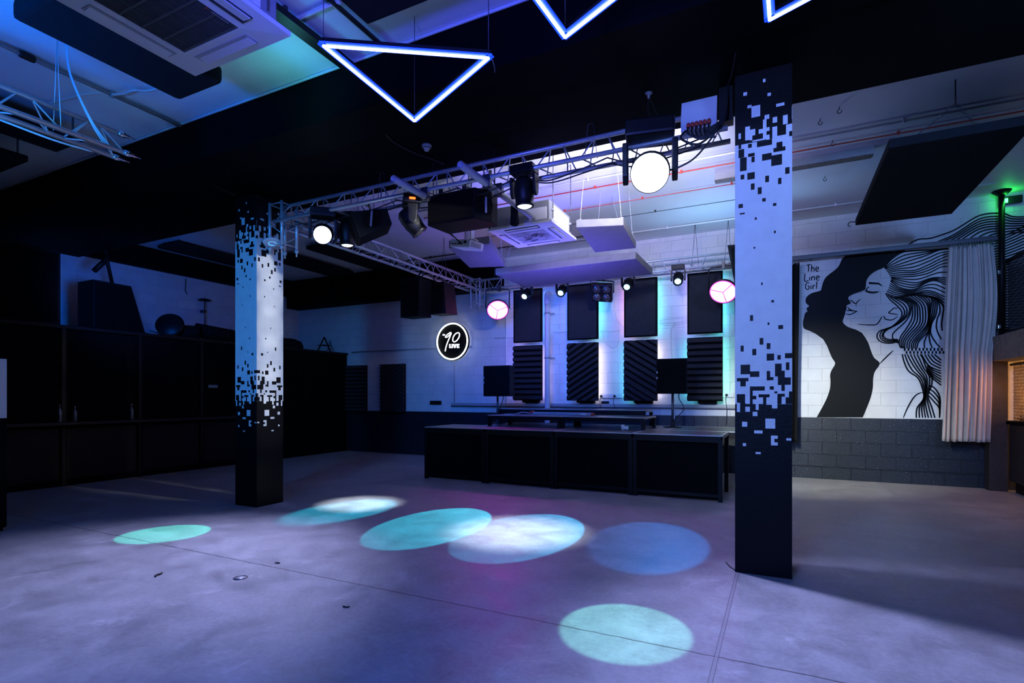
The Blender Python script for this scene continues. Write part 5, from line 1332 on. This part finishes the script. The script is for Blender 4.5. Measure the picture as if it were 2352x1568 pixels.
MB().lathe((p.x, p.y, CBZ), (0, 0, 1), [(0.42, 0), (0.46, 0.08), (0.40, 0.20), (0.25, 0.27), (0, 0.29)], 20).build('cloth', M_CURTB, root)
MB().tube([(p.x + 0.44, p.y - .05, CBZ + .1), (p.x + .3, p.y - .3, CBZ + .16), (p.x, p.y - .43, CBZ + .12)], 0.012, 6).build('cord', M_PLASTIC, root)
p = onx(745, 775, -11.4)
root = thing('ladder', 'small black folding steps on the cabin roof against the dim wall', 'steps', (p.x, p.y, CBZ))
for s_ in (-1, 1):
    MB().tube([(p.x, p.y + 0.25 * s_, CBZ), (p.x, p.y, CBZ + 0.42)], 0.02, 8).build('stile', M_BLACK, root)
MB().box((p.x - 0.12, p.y - 0.14, CBZ + 0.18), (p.x + 0.12, p.y + 0.14, CBZ + 0.20)).build('tread', M_BLACK, root)
# fixture on the blue wall
p = onx(470, 690, XL + 0.12)
root = thing('wall_light', 'small dark flat lamp on a stem on the blue wall', 'wall light', p)
MB().lathe(p, (0, 0, 1), [(0.02, -0.02), (0.14, -0.01), (0.15, 0.02), (0.05, 0.05), (0, 0.05)], 20).build('shade', M_PLASTIC, root)
MB().tube([(p.x, p.y, p.z - 0.75), (p.x, p.y, p.z)], 0.014, 6).build('stem', M_STEEL, root)
MB().box((XL, p.y - 0.04, p.z - 0.3), (p.x + 0.015, p.y + 0.04, p.z - 0.24)).build('bracket', M_STEEL, root)
a = onx(427, 640, XL + 0.02)
tag(recenter(MB().tube(smooth_path([a, onx(426, 660, XL + 0.02), onx(426, 668, XL + .02), onx(431, 676, XL + .03)], 4), 0.010, 6).build('cable', M_CABLE)), 'short loose cable end hanging down the blue wall', 'cable')
# pale cabinet at the left edge with a cup on it
p0 = onx(15, 822, -8.0)
root = thing('drinks_fridge', 'pale cabinet cut by the left photo edge, cup on top', 'fridge', (-8.35, p0.y - 0.3, 0))
MB().box((-8.7, p0.y - 0.6, 0.04), (-8.0, p0.y, 2.0), bev=0.015).build('body', M_DARKIN, root)
MB().box((-8.0, p0.y - 0.59, 1.30), (-7.975, p0.y - 0.005, 1.98), bev=0.006).build('upper_door', M_WPLAST, root)
MB().box((-8.0, p0.y - 0.59, 0.06), (-7.975, p0.y - 0.005, 1.28), bev=0.006).build('lower_door', M_DARKIN, root)  # shade on the lower half put in as a black door colour
MB().box((-8.68, p0.y - 0.58, 0.0), (-8.03, p0.y - 0.02, 0.05)).build('plinth', M_BLACK, root)
root = thing('plastic_cup', 'small cup standing on the pale cabinet at the left edge', 'cup', (-8.06, p0.y - 0.09, 2.0))
MB().lathe((-8.06, p0.y - 0.09, 2.0), (0, 0, 1), [(0.030, 0), (0.042, 0.11), (0.039, 0.11), (0.028, 0.005)], 18).build('body', M_WPLAST, root)
MB().lathe((-8.06, p0.y - 0.09, 2.108), (0, 0, 1), [(0.042, 0), (0.045, 0.004), (0.040, 0.006)], 18).build('rim', M_WPLAST, root)
for lab, (px, py), h in (('dark bottle on the bar counter at far left', (137, 900), 0.30), ('dark bottle right of its neighbour on the bar counter', (172, 902), 0.27), ('dark bottle farthest along the bar counter', (302, 905), 0.30)):
    p = onx(px, 915, CBX + 0.15); bottle(lab, p.y, h)

# ================================================================== CURTAINS on a rail at the back wall
root = thing('curtain_rail', 'long dark curtain rail across the mural carrying the beige and black curtains', 'curtain rail', (1.2, 11.46, 4.10))
MB().box((-0.95, 11.43, 4.105), (3.17, 11.50, 4.165), bev=0.006).build('track', M_STEEL, root)
b = MB(); b.box((-0.95, 11.50, 4.12), (3.17, 11.515, 4.20)); b.build('fascia', M_STEEL, root)
b = MB()
for x in (-0.8, 0.5, 1.8, 3.0): b.box((x - 0.02, 11.50, 4.12), (x + 0.02, YB, 4.15))
b.build('bracket', M_STEEL, root)
def curtain(label, xt0, xt1, xb0, xb1, zt, zb, y, nf, amp, m, seed, group=None, waist=None):
    rnd = random.Random(seed)
    root = thing('curtain', label, 'curtain', ((xb0 + xb1) / 2, y, zb), 0, group)
    nu, nv = nf * 16, 46
    ph = [rnd.uniform(-1.1, 1.1) for _ in range(nf + 2)]; am = [rnd.uniform(0.25, 1.2) for _ in range(nf + 2)]
    k1, k2 = rnd.uniform(0, 6), rnd.uniform(0, 6)
    b = MB(); V = []
    for j in range(nv + 1):
        v = j / nv
        row = []
        for i in range(nu + 1):
            u = i / nu
            x0 = xt0 + (xb0 - xt0) * v; x1 = xt1 + (xb1 - xt1) * v
            if waist: x1 += waist * math.sin(PI * min(1, v / 0.55)) * (1 if v < 0.55 else 0)
            q = u * nf; a_ = int(min(q, nf)); f = q - a_
            A = (am[a_] * (1 - f) + am[a_ + 1] * f) * amp * (0.55 + 0.6 * v)
            P = ph[a_] * (1 - f) + ph[a_ + 1] * f
            w_ = 2 * PI * (q + 0.35 * P + 0.18 * math.sin(v * 4.2 + k1 + u * 7) * (1 - 0.5 * v))
            yy = y - A * math.cos(w_) - 0.012 * math.cos(2.3 * w_ + k1) - 0.02 * math.sin(v * 9 + u * 11 + k2) * (1 - v)
            xx = x0 + (x1 - x0) * u + 0.4 * A * math.sin(w_) * 0.6
            z = zt + (zb - zt) * v + 0.006 * math.sin(q * 5 + k2) * v
            row.append(b.bm.verts.new((xx, yy, z)))
        V.append(row)
    for j in range(nv):
        for i in range(nu):
            f = b.bm.faces.new((V[j][i], V[j][i + 1], V[j + 1][i + 1], V[j + 1][i])); f.smooth = True
    o = b.build('cloth', m, root)
    sm = o.modifiers.new('thickness', 'SOLIDIFY'); sm.thickness = 0.004
    b = MB(); n = nf * 2
    for i in range(n):
        x = xt0 + (xt1 - xt0) * (i + 0.5) / n
        b.box((x - 0.006, y - 0.006, zt - 0.03), (x + 0.006, y + 0.006, 4.11))
    b.build('glider', M_STEEL, root)
    return root
curtain('beige floor length curtain gathered at the right end of the rail over the mural', 2.52, 3.10, 2.42, 3.05, 4.04, 0.80, 11.355, 8, 0.062, M_CURT, 3, None, 0.06)
curtain('black curtain mostly hidden behind the nearer column', -0.83, 0.30, -0.78, 0.27, 4.04, 0.70, 11.40, 8, 0.05, M_CURTB, 11)

# ================================================================== BAR AT THE RIGHT EDGE
BX = 3.30
root = thing('bar_booth', 'timber bar booth with mesh hatch and grey counter at the right edge', 'bar', (3.6, 10.4, 0))
MB().box((3.06, 11.44, 0), (3.30, 11.66, 2.12), bev=0.008).build('post', M_WOODD, root)
MB().box((3.08, 6.0, 2.12), (3.42, 11.69, 2.52), bev=0.01).build('lintel', M_WOOD, root)
MB().box((BX, 6.0, 0.19), (BX + 0.05, 11.40, 1.12)).build('counter_front', M_WOODD, root)
b = MB(); b.box((BX - 0.03, 6.0, 1.10), (BX + 0.55, 11.44, 1.15), bev=0.008); b.build('counter_top', M_DARKIN, root)
MB().box((BX + 0.08, 6.0, 0), (BX + 0.12, 11.40, 0.19)).build('plinth', M_BLACK, root)
b = MB(); y0, y1, z0, z1 = 6.0, 11.42, 1.16, 2.10
px_, pz_ = 0.055, 0.085
k = 0
def mesh_panel(b, x, y0, y1, z0, z1, dy, dz, r):
    n = int((y1 - y0 + (z1 - z0) * dy / dz) / dy) + 1
    for sg in (1, -1):
        for i in range(n):
            # zig of the expanded metal: a line climbing dz for each dy
            a = y0 + i * dy if sg < 0 else y0 - (z1 - z0) * dy / dz + i * dy
            p = [(a, z0), (a + (z1 - z0) * dy / dz, z1)] if sg > 0 else [(a, z0), (a - (z1 - z0) * dy / dz, z1)]
            (ya, za), (yb, zb_) = p
            # clip to y0..y1
            def at(y): return za + (zb_ - za) * (y - ya) / (yb - ya)
            lo, hi = sorted((ya, yb))
            L, Hh = max(lo, y0), min(hi, y1)
            if Hh - L < 0.01: continue
            b.tube([(x, L, at(L)), (x, Hh, at(Hh))], r, 4, cap=False)
mesh_panel(b, BX + 0.06, 8.6, 11.42, z0, z1, 0.055, 0.10, 0.0045)
b.build('mesh_hatch', M_MESH, root)
MB().tube([(BX + 0.03, 6.2, 2.06), (BX + 0.03, 11.42, 2.06)], 0.022, 8).build('mesh_bar', M_STEEL, root)
MB().box((4.7, 6.0, 0), (4.76, 11.68, 2.5)).build('back_board', M_AMBERW, root)
MB().box((4.55, 9.2, 1.2), (4.69, 11.15, 2.0), bev=0.01).build('white_panel', M_WPLAST, root)
MB().box((3.4, 6.0, 2.52), (4.76, 11.69, 2.56)).build('roof', M_WOODD, root)
lamp('bar_lamp', 'SPOT', (3.62, 10.6, 2.42), (1.0, 0.55, 0.18), 700, aim=(4.7, 10.6, 1.35), parent=root, size=0.1, angle=115, blend=0.7)
lamp('bar_lamp', 'SPOT', (3.22, 10.8, 1.75), (1.0, 0.36, 0.10), 12, aim=(2.9, 11.36, 1.45), parent=root, size=0.1, angle=150, blend=1.0)
lamp('bar_lamp', 'SPOT', (3.24, 9.8, 2.08), (1.0, 0.40, 0.12), 30, aim=(2.6, 9.9, 0), parent=root, size=0.05, angle=110, blend=0.9)
# black mesh balustrade and steel post over the booth
root = thing('balustrade', 'black mesh balustrade with tall steel post standing on the bar booth', 'railing', (3.3, 9.5, 2.56))
MB().tube([(3.24, 11.52, 2.52), (3.24, 11.52, ZC - 0.06)], 0.042, 14).build('post', M_BLACK, root)
MB().lathe((3.24, 11.52, ZC), (0, 0, -1), [(0.13, 0), (0.12, 0.02), (0.06, 0.07), (0.042, 0.07)], 20).build('flange', M_BLACK, root)
b = MB()
for z in (2.60, 3.72): b.box((3.28, 7.5, z), (3.33, 11.50, z + 0.05))
b.build('rail', M_BLACK, root)
b = MB(); mesh_panel(b, 3.305, 8.8, 11.48, 2.65, 3.72, 0.035, 0.06, 0.003); b.build('mesh', M_MESHB, root)
for z in (2.66, 3.55):
    MB().box((3.18, 11.46, z), (3.215, 11.51, z + 0.06), bev=0.004).build('clamp', M_CHROME, root)
# heap of bar rails on the counter
root = thing('bar_mat_heap', 'heap of dark spiky bar odds and ends on the counter at the right edge', 'heap', (3.5, 10.9, 1.15))
random.seed(21); b = MB()
for k in range(46):
    o = Vector((3.45 + random.uniform(-.10, .16), 10.95 + random.uniform(-.35, .35), 1.155 + random.uniform(0, .05)))
    d = Vector((random.uniform(-.5, .5), random.uniform(-1, 1), random.uniform(-.05, .7))).normalized() * random.uniform(.08, .2)
    b.tube([o, o + d], 0.010, 5)
b.build('sticks', M_CURTB, root)
MB().tube(smooth_path([(3.40, 10.7, 1.17), (3.38, 10.8, 1.27), (3.40, 10.95, 1.22), (3.37, 11.1, 1.24)], 5), 0.008, 6).build('pale_cord', M_ROPE, root)
# green exit light
p = ony(2309, 461, 11.62)
root = thing('exit_light', 'small glowing green light high on the wall by the steel post', 'light', p)
MB().box((p.x - 0.05, 11.62, p.z - 0.05), (p.x + 0.22, YB - 0.002, p.z + 0.07), bev=0.006).build('housing', M_PLASTIC, root)
MB().box((p.x - 0.04, 11.60, p.z - 0.035), (p.x + 0.03, 11.622, p.z + 0.035), bev=0.006).build('lamp', M_GREEN, root)
lamp('glow', 'POINT', (p.x, 11.54, p.z), (0.03, 1.0, 0.12), 2.2, parent=root, size=0.03)

# ================================================================== SMALL THINGS ON THE FLOOR
def scrap(label, pts, r, m, name='litter_scrap'):
    tag(recenter(MB().tube(smooth_path([onz(px, py, 0.001) + Vector((0, 0, r)) for px, py in pts], 4), r, 6).build(name, m)), label, 'litter', 'scraps on the floor')
scrap('dark twisted scrap of tape on the pale concrete at left', [(356, 1325), (362, 1321), (367, 1320), (372, 1317)], 0.008, M_CABLE)
scrap('tiny dark scrap on the floor at the left just above the foreground', [(788, 1393), (795, 1395), (803, 1394)], 0.005, M_CABLE)
scrap('small dark scrap by the floor joint right of the left light pool', [(632, 1294), (637, 1293), (642, 1294)], 0.006, M_CABLE)
scrap('little loop of yellowed cable at the foot of the nearer column', [(1668, 1292), (1675, 1300), (1683, 1306), (1688, 1310)], 0.006, M_WOOD)
p = onz(552, 1327, 0)
root = thing('floor_socket_ring', 'thin ring set in the concrete left of the floor joint', 'floor fitting', (p.x, p.y, 0))
MB().tube([(p.x + 0.055 * math.cos(a), p.y + 0.055 * math.sin(a), 0.002) for a in [2 * PI * k / 24 for k in range(25)]], 0.003, 6, cap=False).build('ring', M_STEEL, root)
MB().lathe((p.x, p.y, 0), (0, 0, 1), [(0.05, 0.0005), (0, 0.0006)], 24).build('cap', M_GREYMET, root)
